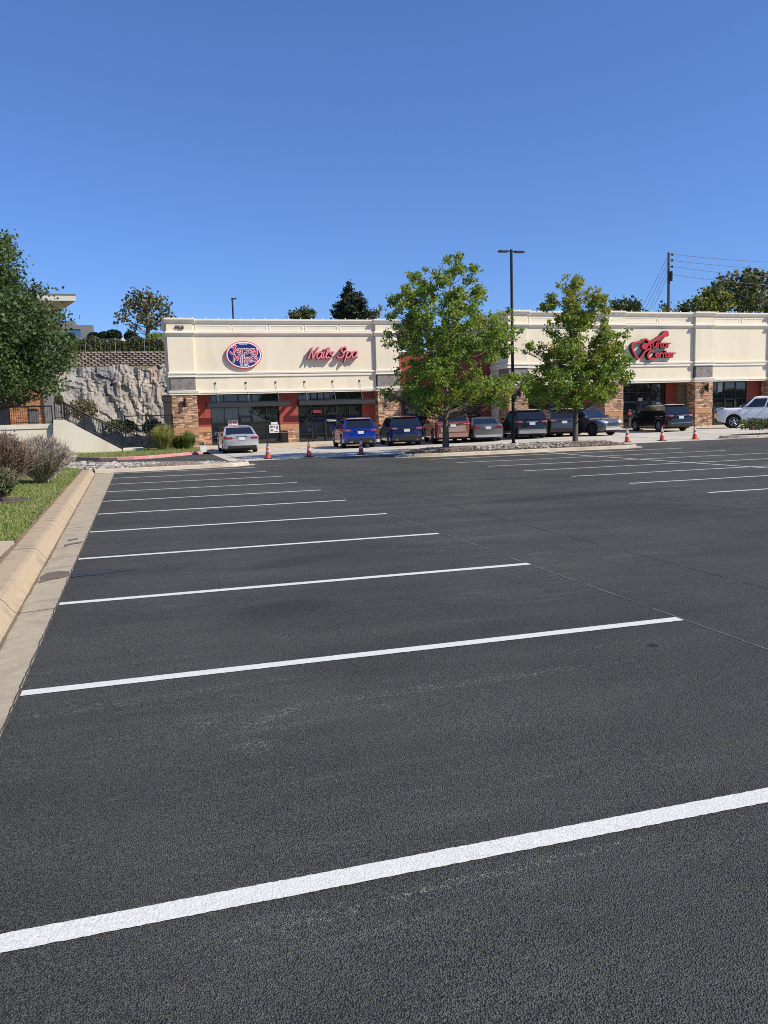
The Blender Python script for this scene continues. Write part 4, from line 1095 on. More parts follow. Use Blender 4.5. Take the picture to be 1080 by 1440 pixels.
        t = MB(); mx = wbse-.18; t.box(mx-.06, mx+.07, side*(hwl-.02), side*(hwl+.17), belt+.03, belt+.17); t.box(mx-.065, mx-.061, side*(hwl+.01), side*(hwl+.155), belt+.045, belt+.155, 1)
        fin(t, 'mirror', [body_m if not pickup else CHROME, CARGL])
        t = MB()
        for hx in ((L*.40, L*.60) if not pickup else (L*.52, L*.66)): t.box(hx, hx+.18, side*(hwl-.012), side*(hwl+.02), belt-.17, belt-.14)
        fin(t, 'door_handle', CHROME if pickup else body_m)
    # tailgate panel, rear bumper, plate
    zc = clear+.10
    if tail == 'suv':
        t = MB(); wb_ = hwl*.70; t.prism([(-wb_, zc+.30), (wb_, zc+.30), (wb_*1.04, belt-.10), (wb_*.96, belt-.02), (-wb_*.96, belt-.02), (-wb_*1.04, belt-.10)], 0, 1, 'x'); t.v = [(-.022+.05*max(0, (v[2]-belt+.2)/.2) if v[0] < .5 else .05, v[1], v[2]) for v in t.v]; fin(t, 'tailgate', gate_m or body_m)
        t = MB(); t.box(-.034, .02, -hwl*.42, hwl*.42, belt-.09, belt-.07); fin(t, 'tailgate_trim', CHROME if chrome_bar else TRIMB)
    elif tail == 'sedan':
        t = MB(); t.box(-.016, .05, -hwl*.50, hwl*.50, zl-.005, zl+.012); fin(t, 'boot_trim', CHROME)
    t = MB(); lm = lower_m or TRIMB
    zc = clear+.10
    hb = .13 if tail == 'sedan' else .21
    t.prism([(-.035, zc), (-.035, zc+hb), (.05, zc+hb+.01), (.25, zc+hb*.6), (.25, zc)], -hwl*.82, hwl*.82, 'y')
    fin(t, 'rear_bumper', CHROME if pickup else lm)
    t = MB(); t.prism([(L-.2, zc), (L+.012, zc+.02), (L+.012, zc+.16), (L-.2, zc+.17)], -hwl*.72, hwl*.72, 'y'); fin(t, 'front_bumper', lm)
    t = MB(); t.prism([(L-.12, nose-.23), (L+.012, nose-.24), (L+.004, nose-.06), (L-.1, nose-.05)], -hwl*.48, hwl*.48, 'y'); fin(t, 'grille', TRIMB)
    if grille:
        t = MB(); t.box(L-.05, L+.02, -hwl*.5, hwl*.5, nose-.045, nose-.025); t.box(L-.05, L+.025, -hwl*.75, hwl*.75, zc+.18, zc+.25); fin(t, 'grille_bar', CHROME)
    if chrome_bar:
        t = MB(); t.box(-.048, -.02, -hwl*.80, hwl*.80, zc+.19, zc+.235); fin(t, 'bumper_trim', CHROME)
    if plate:
        zp = zl-.14 if tail != 'sedan' else zl-.03
        t = MB(); t.box(-.03, .02, -.16, .16, zp-.08, zp+.08); fin(t, 'number_plate', mat('plate_white', (.72, .73, .74), (.5, .52, .6), 14, .5))
        t = MB(); t.box(-.026, .02, -.30, .30, zp+.09, zp+.115); fin(t, 'plate_garnish', CHROME if chrome_bar else lm)
    for k in range(exhaust):
        side = -1 if k % 2 else 1
        t = MB(); t.tube([(-.045, side*(hwl*.62-.09*(k//2)), zc+.03), (.1, side*(hwl*.62-.09*(k//2)), zc+.03)], .045, 10); fin(t, 'exhaust', CHROME)
    if rails:
        for side in (-1, 1):
            t = MB(); c0, c1 = cab(.08, 1, side), cab(.80, 1, side); dz = Vector((0, -side*.06, .09))
            t.tube([c0+Vector((0, -side*.06, .0)), c0+dz+Vector((.12, 0, 0)), c1+dz-Vector((.12, 0, 0)), c1+Vector((0, -side*.06, 0))], .018, 6); fin(t, 'roof_rail', BLACKM)
    if tail == 'suv':
        t = MB(); c0, c1 = cab(0, 1, -1), cab(0, 1, 1)
        t.prism([(c0.x-.13, c0.z+.02), (c0.x+.10, c0.z+.055), (c0.x+.10, c0.z+.01), (c0.x-.12, c0.z-.01)], c0.y*.9, c1.y*.9, 'y'); fin(t, 'spoiler', body_m)
        t = MB(); t.tube([(cab(0, .18, 1).x-.03, 0, cab(0, .18, 1).z), (cab(0, .3, 1).x-.035, .32, cab(0, .3, 1).z)], .012, 5); fin(t, 'wiper', TRIMB)
    return root
SUVG = 'vehicles parked in front of the shops'
def place(px_, Yr, th):       # rear axle seen at photo column px_ on the row Yr: centre of the rear wheels
    P = onY(px_, 625, Yr); return P.x, th
def park(px_, Yr, th, L, fo, wb, sc=1.0):
    """ground position of the car's middle when the middle of its rear axle stands in column px_ on row Yr, pointing th degrees right of straight ahead"""
    x = onY(px_, 620, Yr).x; a = R(th); d = (L/2-(L-fo-wb))*sc
    cx_, cy_ = x+d*math.sin(a), Yr+d*math.cos(a)
    return (cx_, cy_, gz(cx_, cy_)), math.pi/2-a
p, hd = park(337, 42.4, 1.0, 4.9, .95, 2.83, .96)
car('silver saloon car seen from behind in front of the sandwich shop', 'car', 'parked_car', paint('silver_paint', (.56, .57, .58), .5, .28), p, hd, 4.9, 1.86, 1.46, .92, .86, .98, .66, (.72, 1.62), (3.72, 2.78), 2.83, .95, .335, .17, tail='sedan', group=SUVG, scale=.96)
p, hd = park(503, 42.3, 5, 4.6, .88, 2.72, .98)
car('bright blue crossover with black rear glass, seen from behind', 'car', 'parked_car', paint('blue_paint', (.003, .04, .33), .4, .25), p, hd, 4.6, 1.88, 1.64, 1.02, .98, None, .74, (.14, .52), (3.5, 2.72), 2.72, .88, .36, .22, tail='suv', group=SUVG, scale=.98, exhaust=4, rails=True)
p, hd = park(568, 42.6, 8, 4.6, .9, 2.69, .98)
car('dark navy crossover with bronze tinge, between the blue and the maroon vehicles', 'car', 'parked_car', paint('navy_paint', (.012, .022, .085), .4, .25), p, hd, 4.6, 1.86, 1.66, 1.03, .99, None, .74, (.16, .62), (3.5, 2.75), 2.69, .9, .35, .22, tail='suv', group=SUVG, scale=.98, chrome_bar=False, exhaust=2)
p, hd = park(632, 42.4, 11, 5.2, 1.0, 2.95, .96)
car('large maroon sport utility vehicle with tan reflection painted on its tailgate behind the left island tree', 'car', 'parked_car', paint('maroon_paint', (.22, .075, .055), .35, .3), p, hd, 5.2, 2.03, 1.88, 1.18, 1.10, None, .88, (.06, .30), (4.0, 3.2), 2.95, 1.0, .39, .26, tail='suv', group=SUVG, scale=.96, rails=True, lower_m=mat('tan_bumper', (.36, .20, .155), None, rough=.5), gate_m=paint('tan_reflection_paint', (.40, .27, .20), .25, .35))  # tan gate colour paints in the reflections on a maroon rear
p, hd = park(683, 41.6, 14, 4.7, .92, 2.85, .95)
car('dark gray saloon car with red tail lights, left of the lamp post', 'car', 'parked_car', paint('gray_paint', (.15, .155, .165), .55, .3), p, hd, 4.7, 1.82, 1.42, .92, .86, .99, .66, (.62, 1.45), (3.55, 2.62), 2.85, .92, .335, .16, tail='sedan', group=SUVG, scale=.95, lower_m=mat('light_gray_bumper', (.42, .43, .44), None, rough=.4), exhaust=2)
p, hd = park(743, 41.9, 14, 4.65, .92, 2.72, 1.0)
car('black crossover with a silver rear bumper strip just right of the lamp post', 'car', 'parked_car', paint('black_paint', (.010, .011, .013), .3, .2), p, hd, 4.65, 1.86, 1.66, 1.02, .97, None, .74, (.20, .72), (3.55, 2.75), 2.72, .92, .35, .2, tail='suv', group=SUVG, scale=1.0, chrome_bar=True, lower_m=mat('silver_bumper', (.30, .31, .32), None, rough=.4), rails=True)
p, hd = park(787, 42.6, 13, 4.6, .9, 2.7, .98)
car('charcoal crossover half behind the trunk of the right island tree', 'car', 'parked_car', paint('charcoal_paint', (.06, .065, .075), .5, .25), p, hd, 4.6, 1.84, 1.68, 1.04, .99, None, .74, (.14, .5), (3.5, 2.72), 2.7, .9, .35, .21, tail='suv', group=SUVG, scale=.98, rails=True)
# one crossover faces the camera
v = at(846, 613, .15); a = R(196)
L_, fo_, wb_ = 4.45, .88, 2.64
fx_, fy_ = onY(846, 620, 41.4).x, 41.4
hx_, hy_ = .30, -.954
d = (L_/2-fo_)*.98
pos = (fx_-hx_*d, fy_-hy_*d); 
car('gray crossover facing the camera with its windscreen and grille in view', 'car', 'parked_car', paint('slate_paint', (.085, .09, .095), .5, .28), (pos[0], pos[1], gz(*pos)), math.atan2(hy_, hx_), L_, 1.83, 1.67, 1.04, 1.02, None, .82, (.15, .55), (3.35, 2.7), wb_, fo_, .36, .22, rimm=DARKRIM, tail='suv', group=SUVG, scale=.98, grille=True, lower_m=mat('bumper_light', (.40, .41, .42), None, rough=.4))
p, hd = park(944, 41.9, 3, 4.65, .92, 2.72, .97)
car('black crossover with bright alloy wheels showing its left side below the guitar sign', 'car', 'parked_car', paint('jet_paint', (.009, .010, .013), .3, .2), p, hd, 4.65, 1.86, 1.68, 1.02, .97, None, .74, (.20, .72), (3.55, 2.75), 2.72, .92, .35, .2, tail='suv', group=SUVG, scale=.97, chrome_bar=True, rails=True, lower_m=TRIMB)
# pickup, side on, facing left
L_, fo_, wb_ = 5.9, .98, 3.9
fxw = onY(1029, 600, 42.9).x; hdg = R(146)
d = (L_/2-fo_)*.98; pos = (fxw-math.cos(hdg)*d, 42.9-math.sin(hdg)*d)
car('white crew cab pickup truck side on at the right edge, facing left', 'pickup truck', 'pickup_truck', paint('white_paint', (.74, .75, .76), .0, .25), (pos[0], pos[1], gz(*pos)), hdg, L_, 2.02, 1.98, 1.27, 1.27, None, 1.22, (1.9, 2.1), (4.45, 3.70), wb_, fo_, .41, .34, tail='pickup', pickup=True, scale=.98)

# ------------------------------------------------------------------ traffic cones
def cone(label, px_, py_, Y):
    P = onY(px_, py_, Y); e_ = empty('traffic_cone', (P.x, P.y, gz(P.x, P.y)+.002), random.uniform(0, 1.5)); tag(e_, label, 'traffic cone', 'traffic cones along the drive')
    b = MB(); b.box(-.17, .17, -.17, .17, 0, .03); b.build('base', RUBBER, e_)
    b = MB(); b.lathe([(.135, .03), (.12, .05), (.028, .70), (.02, .715), (0, .716)], n=20); b.build('cone_body', ORANGE, e_, smooth=False)
    def r_(z): return .12-(.12-.028)*(z-.05)/.65
    for z0_, z1_ in ((.27, .36), (.46, .62)):
        b = MB(); b.lathe([(r_(z0_)+.001, z0_), (r_(z0_)+.005, z0_+.002), (r_(z1_)+.005, z1_-.002), (r_(z1_)+.001, z1_)], n=20); b.build('reflective_collar', CONEW, e_)
for l, x, y, Y in (('leftmost cone, right of the silver saloon car', 377, 645, 34.3), ('cone in front of the nail salon, left of the blue crossover', 435, 644, 34.3), ('cone in front of the bright blue crossover', 508, 642, 34.3),
                   ('cone at the right end of the tree island', 882, 621.5, 34.6), ('cone in front of the black crossover by the guitar shop', 931, 619.5, 34.6), ('rightmost cone, in front of the stone pier right of the guitar sign', 977, 618.5, 34.6)):
    cone('orange '+l, x, y, Y)

# ------------------------------------------------------------------ lamp posts and utility pole
P = onY(722, 621, 32.6); zb_ = z2(P.x, P.y)-.03
e_ = empty('lamp_post', (P.x, P.y, zb_)); tag(e_, 'tall black lamp post with two flat heads on the tree island', 'lamp post')
H_ = onY(721, 351, 32.6).z-zb_
b = MB(); b.tube([(0, 0, 0), (0, 0, H_)], [.075, .058], 12); b.build('pole', POLEM, e_)
b = MB(); b.lathe([(.20, 0), (.20, .05), (.16, .07), (.10, .16), (0, .16)], n=16); b.build('base', POLEM, e_)
for s in (-1, 1):
    b = MB(); b.box(.05 if s > 0 else -.20, .20 if s > 0 else -.05, -.03, .03, H_-.10, H_-.05); b.prism([(s*.17, -.11), (s*.56, -.13), (s*.60, -.09), (s*.60, .09), (s*.56, .13), (s*.17, .11)], H_-.12, H_-.06, 'z'); b.build('lamp_head', POLEM, e_)
P = onY(328, 448, 90); e_ = empty('far_lamp_post', (P.x, 90, 7)); tag(e_, 'slim far lamp post rising behind the parapet of the left shops', 'lamp post')
ht = onY(327, 420, 90).z-7
b = MB(); b.tube([(0, 0, 0), (0, 0, ht)], .09, 8); b.build('pole', POLEM, e_)
b = MB(); b.box(-.1, .45, -.12, .12, ht-.06, ht+.06); b.build('lamp_head', POLEM, e_)
# utility pole
WOOD = mat('pole_wood', (.16, .125, .095), (.11, .085, .065), 3, .9, stretch=(1, 1, .2))
WIRE = mat('wire_black', (.09, .09, .10), None, rough=.6)
YP = 75; P = onY(941, 442, YP); tp = onY(940.4, 355, YP); e_ = empty('utility_pole', (P.x, YP, 6)); tag(e_, 'wooden utility pole rising behind the guitar shop', 'utility pole')
b = MB(); b.tube([(0, 0, 0), (tp.x-P.x, 0, tp.z-6)], [.2, .13], 10); b.build('pole', WOOD, e_)
def rel(x, y, Y=YP): q = onY(x, y, Y); return Vector((q.x-P.x, 0, q.z-6))
for yy in (358, 366, 375):
    c = rel(943, yy); b = MB(); b.tube([c-Vector((.25, 0, 0)), c+Vector((.25, .0, .05))], .04, 6); b.tube([c+Vector((.2, 0, -.12)), c+Vector((.2, 0, .12))], .08, 8); b.build('insulator', BLACKM, e_)
c = rel(941.5, 389); b = MB(); b.tube([c-Vector((0, .25, .5)), c+Vector((0, -.25, .5))], .17, 10); b.build('cable_sleeve', BLACKM, e_)
def wire(a, c, sag, label, rad=.022):
    pts = [a+(c-a)*t-Vector((0, 0, sag*4*t*(1-t))) for t in np.linspace(0, 1, 14)]
    b = MB(); b.tube(pts, rad, 5); o = b.build('overhead_wire', WIRE); tag(o, label, 'wire', 'wires on the utility pole')
for k, (ya, yb_, lb) in enumerate(((357.5, 367.5, 'topmost wire running right from the utility pole'), (366, 377.5, 'second wire from the top running right from the utility pole'), (374.5, 389, 'third wire from the top running right from the utility pole'), (386, 400, 'lowest wire running right from the utility pole'))):
    A = onY(944, ya, YP); B_ = onY(1080, yb_, YP); wire(A, A+(B_-A)*2.2+Vector((0, -3, .3)), .5, lb)
for k, (xa_, xb_) in enumerate(((938, 897), (938.5, 903), (939, 909), (939.5, 914))):
    A = onY(xa_, 362+8*k, YP); B_ = onY(xb_-4, 450, YP+14); wire(A, B_, .15, ('leftmost', 'second from left', 'third from left', 'rightmost')[k]+' of the slanting wires left of the utility pole', .018)
A = onY(1030, 410, 70); B_ = onY(1100, 437, 60); wire(A, B_, .1, 'short wire sloping down across the right trees')
# ------------------------------------------------------------------ trees
def tree(name, label, px_base, Y, disks, zbase, leaf, n_leaf, leaf_mats, mix_=(1,), trunk_r=.14, depth=1.0, lean_to=None, bark=BARK, cat='tree', group=None, spray=.22, per=24, zlow=None, limbs=True, tint=None, up=.35, shrink=0.0):
    """crown of leaf sprays: every disk (photo column, row, radius) is one bough at distance Y, spread in depth as a round crown"""
    base = onY(px_base[0], px_base[1], Y); bx = base.x
    root = empty(name, (bx, Y, zbase)); tag(root, label, cat, group)
    W = []
    for x, y, r_ in disks:
        r_ = max(2.5, r_-shrink)
        p = onY(x, y, Y); q = onY(x+r_, y, Y); W.append((p.x-bx, p.z-zbase, abs(q.x-p.x)))
    zs = [w[1] for w in W]; zmin, zmax = min(zs), max(zs)
    def halfw(z):
        c = [abs(w[0])+w[2] for w in W if abs(w[1]-z) < w[2]+.35]
        return max(c) if c else .4
    area = [w[2]**2 for w in W]; tot = sum(area); cen = []; boughs = []
    ncl = max(1, n_leaf//per)
    for w, a in zip(W, area):
        k = max(1, int(round(ncl*a/tot))); hw_ = halfw(w[1])
        dmax = math.sqrt(max(.05, hw_**2-min(abs(w[0]), hw_*.98)**2))*depth
        nb = max(1, int(dmax/max(w[2], .15)*1.1))
        ds = [RNG.uniform(-1, 1)*dmax for _ in range(nb)]; 
        if nb > 1: ds[0] = -dmax*RNG.uniform(.5, 1); ds[1] = dmax*RNG.uniform(.4, 1)
        for dd in ds: boughs.append((w[0], dd, w[1], w[2]))
        for _ in range(k):
            dd = ds[RNG.integers(nb)]
            v = RNG.normal(size=3); v /= np.linalg.norm(v); rr = w[2]*RNG.random()**.45
            cen.append((w[0]+v[0]*rr, dd+v[1]*rr*1.1, w[1]+v[2]*rr))
    cen = np.array(cen); 
    C_ = np.repeat(cen, per, 0)+RNG.normal(0, 1, (len(cen)*per, 3))*[spray*.55, spray*.55, spray*.42]
    V = leaf_faces(C_, leaf, up)
    tn = np.clip(np.repeat(RNG.normal(.5, .2, len(cen)), per)+RNG.normal(0, .16, len(C_)), 0, 1)
    if len(leaf_mats) > 1:
        hi = (C_[:, 2]-zmin)/(zmax-zmin+.01); pr_ = mix_(hi) if callable(mix_) else np.full(len(C_), mix_[1] if len(mix_) > 1 else .3)
        cl = np.repeat(RNG.random(len(cen)), per); mi = (cl < pr_).astype(int)
    else: mi = None
    np_mesh('crown', V, 4, leaf_mats, tn, root, mi)
    if limbs:
        b = MB(); top = max(W, key=lambda w: w[1]); tipz = top[1]
        zl_ = zlow if zlow is not None else zmin*.8
        pts = [Vector((0, 0, -.15)), Vector((.0, 0, .12)), Vector((.02, .02, zl_*.6)), Vector((.03, 0, zl_)), Vector((top[0]*.4, 0, zl_+(tipz-zl_)*.5)), Vector((top[0], 0, tipz*.97))]
        b.tube(pts, [trunk_r*1.45, trunk_r*1.08, trunk_r*.95, trunk_r*.85, trunk_r*.45, .02], 9)
        def onstem(z):
            for p, q in zip(pts, pts[1:]):
                if p.z <= z <= q.z: return p+(q-p)*((z-p.z)/(q.z-p.z))
            return pts[-1]
        pick = [q for k_, q in enumerate(boughs) if k_ % 2 == 0] if len(boughs) > 30 else boughs
        for x, y, z, r_ in pick:
            e_ = Vector((x, y, z)); hr = math.hypot(x, y)
            s = onstem(max(zl_*.9, min(tipz*.93, z-.35*hr-.25)))
            m_ = s+(e_-s)*.5+Vector((0, 0, -.06*hr)); r0 = max(.018, trunk_r*.24*(1-.6*(s.z-zl_)/(tipz-zl_+.1)))
            b.tube([s, m_, e_], [r0, r0*.6, r0*.2], 5, cap=False)
            for _ in range(2):
                v = Vector(RNG.normal(size=3)); v.normalize(); b.tube([m_+(e_-m_)*.4, e_+v*r_*.75], [r0*.35, .006], 4, cap=False)
        b.build('trunk', bark, root, smooth=True)
    return root

def zz(px_list, ox, oy, s): return [(ox+x/s, oy+y/s, r/s) for x, y, r in px_list]
T1 = zz([(415,140,45),(300,200,30),(410,230,60),(530,210,42),(185,260,50),(290,310,75),(520,280,42),(100,380,65),(220,400,85),(530,370,62),(400,400,75),(70,470,50),(500,440,65),(180,520,90),(330,540,105),(460,520,70),(30,600,33),(120,620,70),(560,570,55),(650,530,48),(720,490,42),(700,600,78),(810,600,33),(600,660,88),(260,640,105),(430,660,110),(690,720,68),(140,730,48),(330,760,85),(540,770,60),(240,850,105),(100,960,55),(40,1000,33),(220,980,98),(330,1000,75),(450,950,78),(560,950,88),(680,930,78),(760,940,48),(700,1040,46),(580,1010,68),(240,1075,50),(830,880,45),(430,860,85)], 540, 330, 4.364)
P1 = onY(627, 628, 31.7)
tree('island_tree', 'tall yellow green maple on the left end of the tree island', (627, 628), 31.7, T1, z2(P1.x, 31.7)-.02, .105, 34000, [LEAF1, LEAFY], lambda h: .08+.16*h, .135, .72, spray=.17, zlow=1.35, shrink=4.5)
T2 = zz([(520,90,28),(620,95,28),(540,170,65),(470,220,48),(620,200,58),(760,230,48),(770,180,28),(380,310,38),(500,300,85),(640,300,88),(760,320,58),(480,400,65),(610,410,105),(740,400,58),(450,480,46),(570,510,70),(700,520,85),(830,520,58),(240,590,46),(320,590,46),(430,610,75),(560,630,85),(700,620,105),(840,620,78),(890,700,55),(760,720,100),(620,740,105),(470,730,95),(340,790,66),(270,850,55),(400,850,105),(560,860,105),(720,850,105),(860,800,75),(910,800,33),(330,930,75),(480,950,85),(640,930,75),(780,910,66),(380,1000,46)], 690, 370, 4.965)
P2 = onY(809, 617, 32.1)
tree('island_tree', 'maple with yellowing top on the right end of the tree island', (809, 617), 32.1, T2, z2(P2.x, 32.1)-.02, .105, 27000, [LEAF1, LEAF2], lambda h: .10+.7*h*h, .12, .68, spray=.17, zlow=1.4, shrink=4.5)
TL = [(0,345,20),(15,365,12),(-20,370,25),(5,395,22),(33,392,8),(26,418,16),(55,416,10),(0,430,30),(45,440,23),(72,437,11),(67,407,5),(88,449,8),(25,465,34),(68,467,22),(88,487,14),(104,479,7),(0,490,35),(50,500,30),(84,511,15),(20,530,32),(60,535,20),(80,541,10),(0,552,20),(28,558,11),(-40,450,40),(-45,510,40),(-40,400,32),(-90,480,40),(-80,430,35)]
P3_ = at(-30, 712, .2); YTL = 24.5
tree('lawn_tree', 'dark green tree at the left edge hanging over the patio wall', (-28, 640), YTL, TL, .3, .088, 38000, [LEAF3], (1,), .16, .85, spray=.26, zlow=1.9, shrink=3.0)

# trees behind the shops
def far_tree(label, px_base, Y, disks, mats, leaf=.42, n=1800, name='background_tree', spray=.6, depth=.8, limbs=True, zb_=6.8, mix_=(1,), up=.35, trunk_r=.22):
    return tree(name, label, px_base, Y, disks, zb_, leaf, n, mats, mix_, trunk_r, depth, spray=spray, per=16, group='trees behind the shops', limbs=limbs, up=up)
far_tree('sparse brown green tree left of the shop building', (207, 470), 85, [(203,425,12),(190,420,7),(212,418,9),(185,432,9),(174,446,8),(222,427,10),(196,446,9),(229,441,9),(213,453,11),(190,458,6),(236,450,7),(180,438,7),(205,436,9)], [LEAF5, LEAF4], .3, 1500, mix_=(1, .35), trunk_r=.26, spray=.7)
far_tree('small round dark tree over the parapet, left of the pointed evergreen', (425, 460), 90, [(417,443,6),(426,441,7),(434,443,6),(425,448,8)], [LEAF4], .36, 900)
cone_d = [(x_, y_, r_*.8) for x_, y_, r_ in [(492,400,3),(491,405,6),(493,412,9),(486,418,7),(498,418,8),(481,426,8),(492,426,9),(503,426,9),(476,434,8),(487,435,9),(498,435,9),(508,434,8),(474,443,8),(485,444,9),(496,444,9),(507,444,9),(515,444,6)]]
far_tree('dark pointed evergreen rising behind the nail salon', (492, 470), 90, cone_d, [NEEDLE], .24, 7000, 'evergreen_tree', .28, up=-.1)
far_tree('thin pale treetop right of the pointed evergreen', (526, 470), 92, [(520,443,5),(527,440,5),(532,436,3),(524,447,5)], [LEAF5], .3, 260)
far_tree('dark treetop just right of the right island tree', (878, 470), 85, [(862,434,5),(868,430,6),(876,432,6),(884,429,5),(890,433,7),(872,438,8),(886,440,8)], [LEAF4], .36, 1100)
far_tree('low yellowish treetop left of the utility pole', (912, 470), 88, [(903,440,4),(910,441,5),(918,440,4),(927,444,4),(934,444,3),(948,440,5),(956,444,4)], [LEAFY, LEAF4], .32, 420, mix_=(1, .5))
far_tree('yellow green tree right of the utility pole', (982, 470), 84, [(965,440,8),(972,432,9),(982,425,9),(992,420,10),(1000,412,9),(985,438,12),(1002,432,14),(1008,422,9)], [LEAF4, LEAFY], .36, 2400, mix_=(1, .5))
far_tree('large dark gray green tree at the right behind the parapet', (1035, 470), 86, [(1022,402,10),(1032,394,10),(1044,388,9),(1052,394,10),(1026,416,14),(1042,408,15),(1058,412,14),(1020,432,12),(1040,430,16),(1060,432,14)], [LEAF4, LEAF5], .38, 3200, mix_=(1, .3))
far_tree('tall dark tree cut by the right edge of the frame', (1088, 470), 88, [(1075,392,9),(1086,385,12),(1098,392,14),(1078,410,12),(1095,412,18),(1078,430,12),(1096,434,18)], [LEAF4], .38, 2400)

# ------------------------------------------------------------------ cliff, retaining wall and planting at the left rear
def cliff():
    YC = 60.0; nx, nz = 200, 72; x0, x1 = -16.0, 6.0; z0_, z1_ = .0, 5.75; b = MB()
    for j in range(nz+1):
        for i in range(nx+1):
            x = x0+(x1-x0)*i/nx; z = z0_+(z1_-z0_)*j/nz
            q = Vector((x*.55, 3.1, z*.42)); d = .9*noise.noise(q)+.35*noise.noise(q*2.7)
            c = noise.cell(Vector((x*1.5+.35*math.sin(z*2), 0, z*.75+.4*x)))*.34+noise.cell(Vector((x*3.3, 5, z*1.2+.3*x)))*.2+noise.cell(Vector((x*6.1+z, 2, z*2.4)))*.06
            d += c+.10*noise.noise(Vector((x*5, 1, z*5)))
            zt = z*(1+.05*noise.noise(Vector((x*.6, 0, 9)))*(z/z1_))
            b.v.append((x, YC-d*.5+z*.25, zt))
    for j in range(nz):
        for i in range(nx):
            k = j*(nx+1)+i; b.f.append((k, k+1, k+nx+2, k+nx+1)); b.m.append(0); b.t.append(.5)
    # the top runs back to the wall
    for i in range(nx):
        k = nz*(nx+1)+i; a, c = b.v[k], b.v[k+1]; b.face([a, c, (c[0], 64.2, 5.95), (a[0], 64.2, 5.95)], 1)
    m = bpy.data.materials.new('cliff_rock'); m.use_nodes = True; nt = m.node_tree; N = nt.nodes; L = nt.links; B = N['Principled BSDF']; B.inputs['Roughness'].default_value = .9
    tc = N.new('ShaderNodeTexCoord')
    def noi(s, sc=(1, 1, 1), d=6):
        mp = N.new('ShaderNodeMapping'); mp.inputs['Scale'].default_value = sc; L.new(tc.outputs['Object'], mp.inputs[0])
        n = N.new('ShaderNodeTexNoise'); n.inputs['Scale'].default_value = s; n.inputs['Detail'].default_value = d; L.new(mp.outputs[0], n.inputs['Vector']); return n.outputs[0]
    def rg(v, a, c):
        r_ = N.new('ShaderNodeMapRange'); r_.inputs[1].default_value = a; r_.inputs[2].default_value = c; L.new(v, r_.inputs[0]); return r_.outputs[0]
    def mx(f, a, c):
        x = N.new('ShaderNodeMix'); x.data_type = 'RGBA'; L.new(f, x.inputs[0])
        for i, q in ((6, a), (7, c)):
            if isinstance(q, tuple): x.inputs[i].default_value = (*q, 1)
            else: L.new(q, x.inputs[i])
        return x.outputs[2]
    c = mx(rg(noi(1.2), .35, .65), (.44, .395, .33), (.32, .285, .24))
    c = mx(rg(noi(.5, (1, 1, .35)), .52, .60), c, (.19, .19, .20))
    c = mx(rg(noi(.8, (1.3, 1, .3)), .62, .70), c, (.46, .30, .19))
    c = mx(rg(noi(3.5, (1, 1, .5)), .62, .74), c, (.10, .09, .085))
    c = mx(rg(noi(2.2, (3.2, 1, .22)), .56, .63), c, (.09, .08, .075))
    c = mx(rg(noi(.35, (1, 1, .6)), .5, .6), c, (.30, .29, .28))
    L.new(c, B.inputs['Base Color'])
    bp = N.new('ShaderNodeBump'); bp.inputs['Strength'].default_value = .8; bp.inputs['Distance'].default_value = .12; L.new(noi(4, (1, 1, 1), 8), bp.inputs['Height']); L.new(bp.outputs[0], B.inputs['Normal'])
    o = b.build('rock_cliff', [m, TERR], normals=False); struct(o)
cliff()
SPLIT = mat('split_block', (.27, .225, .185), (.21, .175, .145), 5, .95, .7, 20, tint=.3, bdist=.03)
def block_wall():
    b = MB(); x0, x1, Y = -22, 9, 64.1; zb_, zt = 5.85, 7.05; z = zb_; k = 0
    b.box(x0, x1, Y+.12, Y+.6, zb_-.3, zt-.06, 0)
    while z < zt-.05:
        x = x0+(.225 if k % 2 else 0)
        while x < x1:
            d = random.uniform(0, .05); zt2 = z+.145
            b.v_ = None
            m_ = (x+.02, x+.43)
            b.add([(m_[0], Y+.10, z), (m_[1], Y+.10, z), (m_[1], Y+.10, zt2), (m_[0], Y+.10, zt2), (m_[0]+.07, Y-d, z+.02), (m_[1]-.07, Y-d, z+.02), (m_[1]-.07, Y-d+.03, zt2-.03), (m_[0]+.07, Y-d+.03, zt2-.03)],
                  [(4, 5, 6, 7), (0, 1, 5, 4), (1, 2, 6, 5), (2, 3, 7, 6), (3, 0, 4, 7)], 0, random.random())
            x += .45
        z += .15; k += 1
    o = b.build('retaining_wall', SPLIT, normals=False); tag(o, 'gray brown split block retaining wall on top of the rock cliff', 'wall')
block_wall()
def leaf_mass(name, label, cat, n, sampler, leaf, m, tintn=None, group=None, inner=None, part=None):
    C_ = sampler(n); 
    root = empty(name, tuple(C_.mean(0))) ; tag(root, label, cat, group); root.location = (float(C_[:, 0].mean()), float(C_[:, 1].mean()), float(C_[:, 2].min()))
    C_ = C_-np.array(root.location)
    np_mesh('foliage', leaf_faces(C_, leaf), 4, m, np.clip(RNG.normal(.5, .25, n), 0, 1), root)
    return root
def hedge_s(n):
    x = RNG.uniform(-20, 8.5, n); t = RNG.uniform(0, 1, n); top = 8.0+.12*np.sin(x*1.7)+.1*np.sin(x*4.1)
    z = np.where(RNG.random(n) < .3, top-RNG.random(n)*.15, 7.0+(top-7.0)*t); y = 64.9-RNG.random(n)*.35+.5*(RNG.random(n))*(z > top-.2)
    return np.stack([x, y+.0, z], 1)
leaf_mass('hedge', 'long olive green hedge behind the fence on the retaining wall', 'hedge', 42000, hedge_s, .2, HEDGEL)
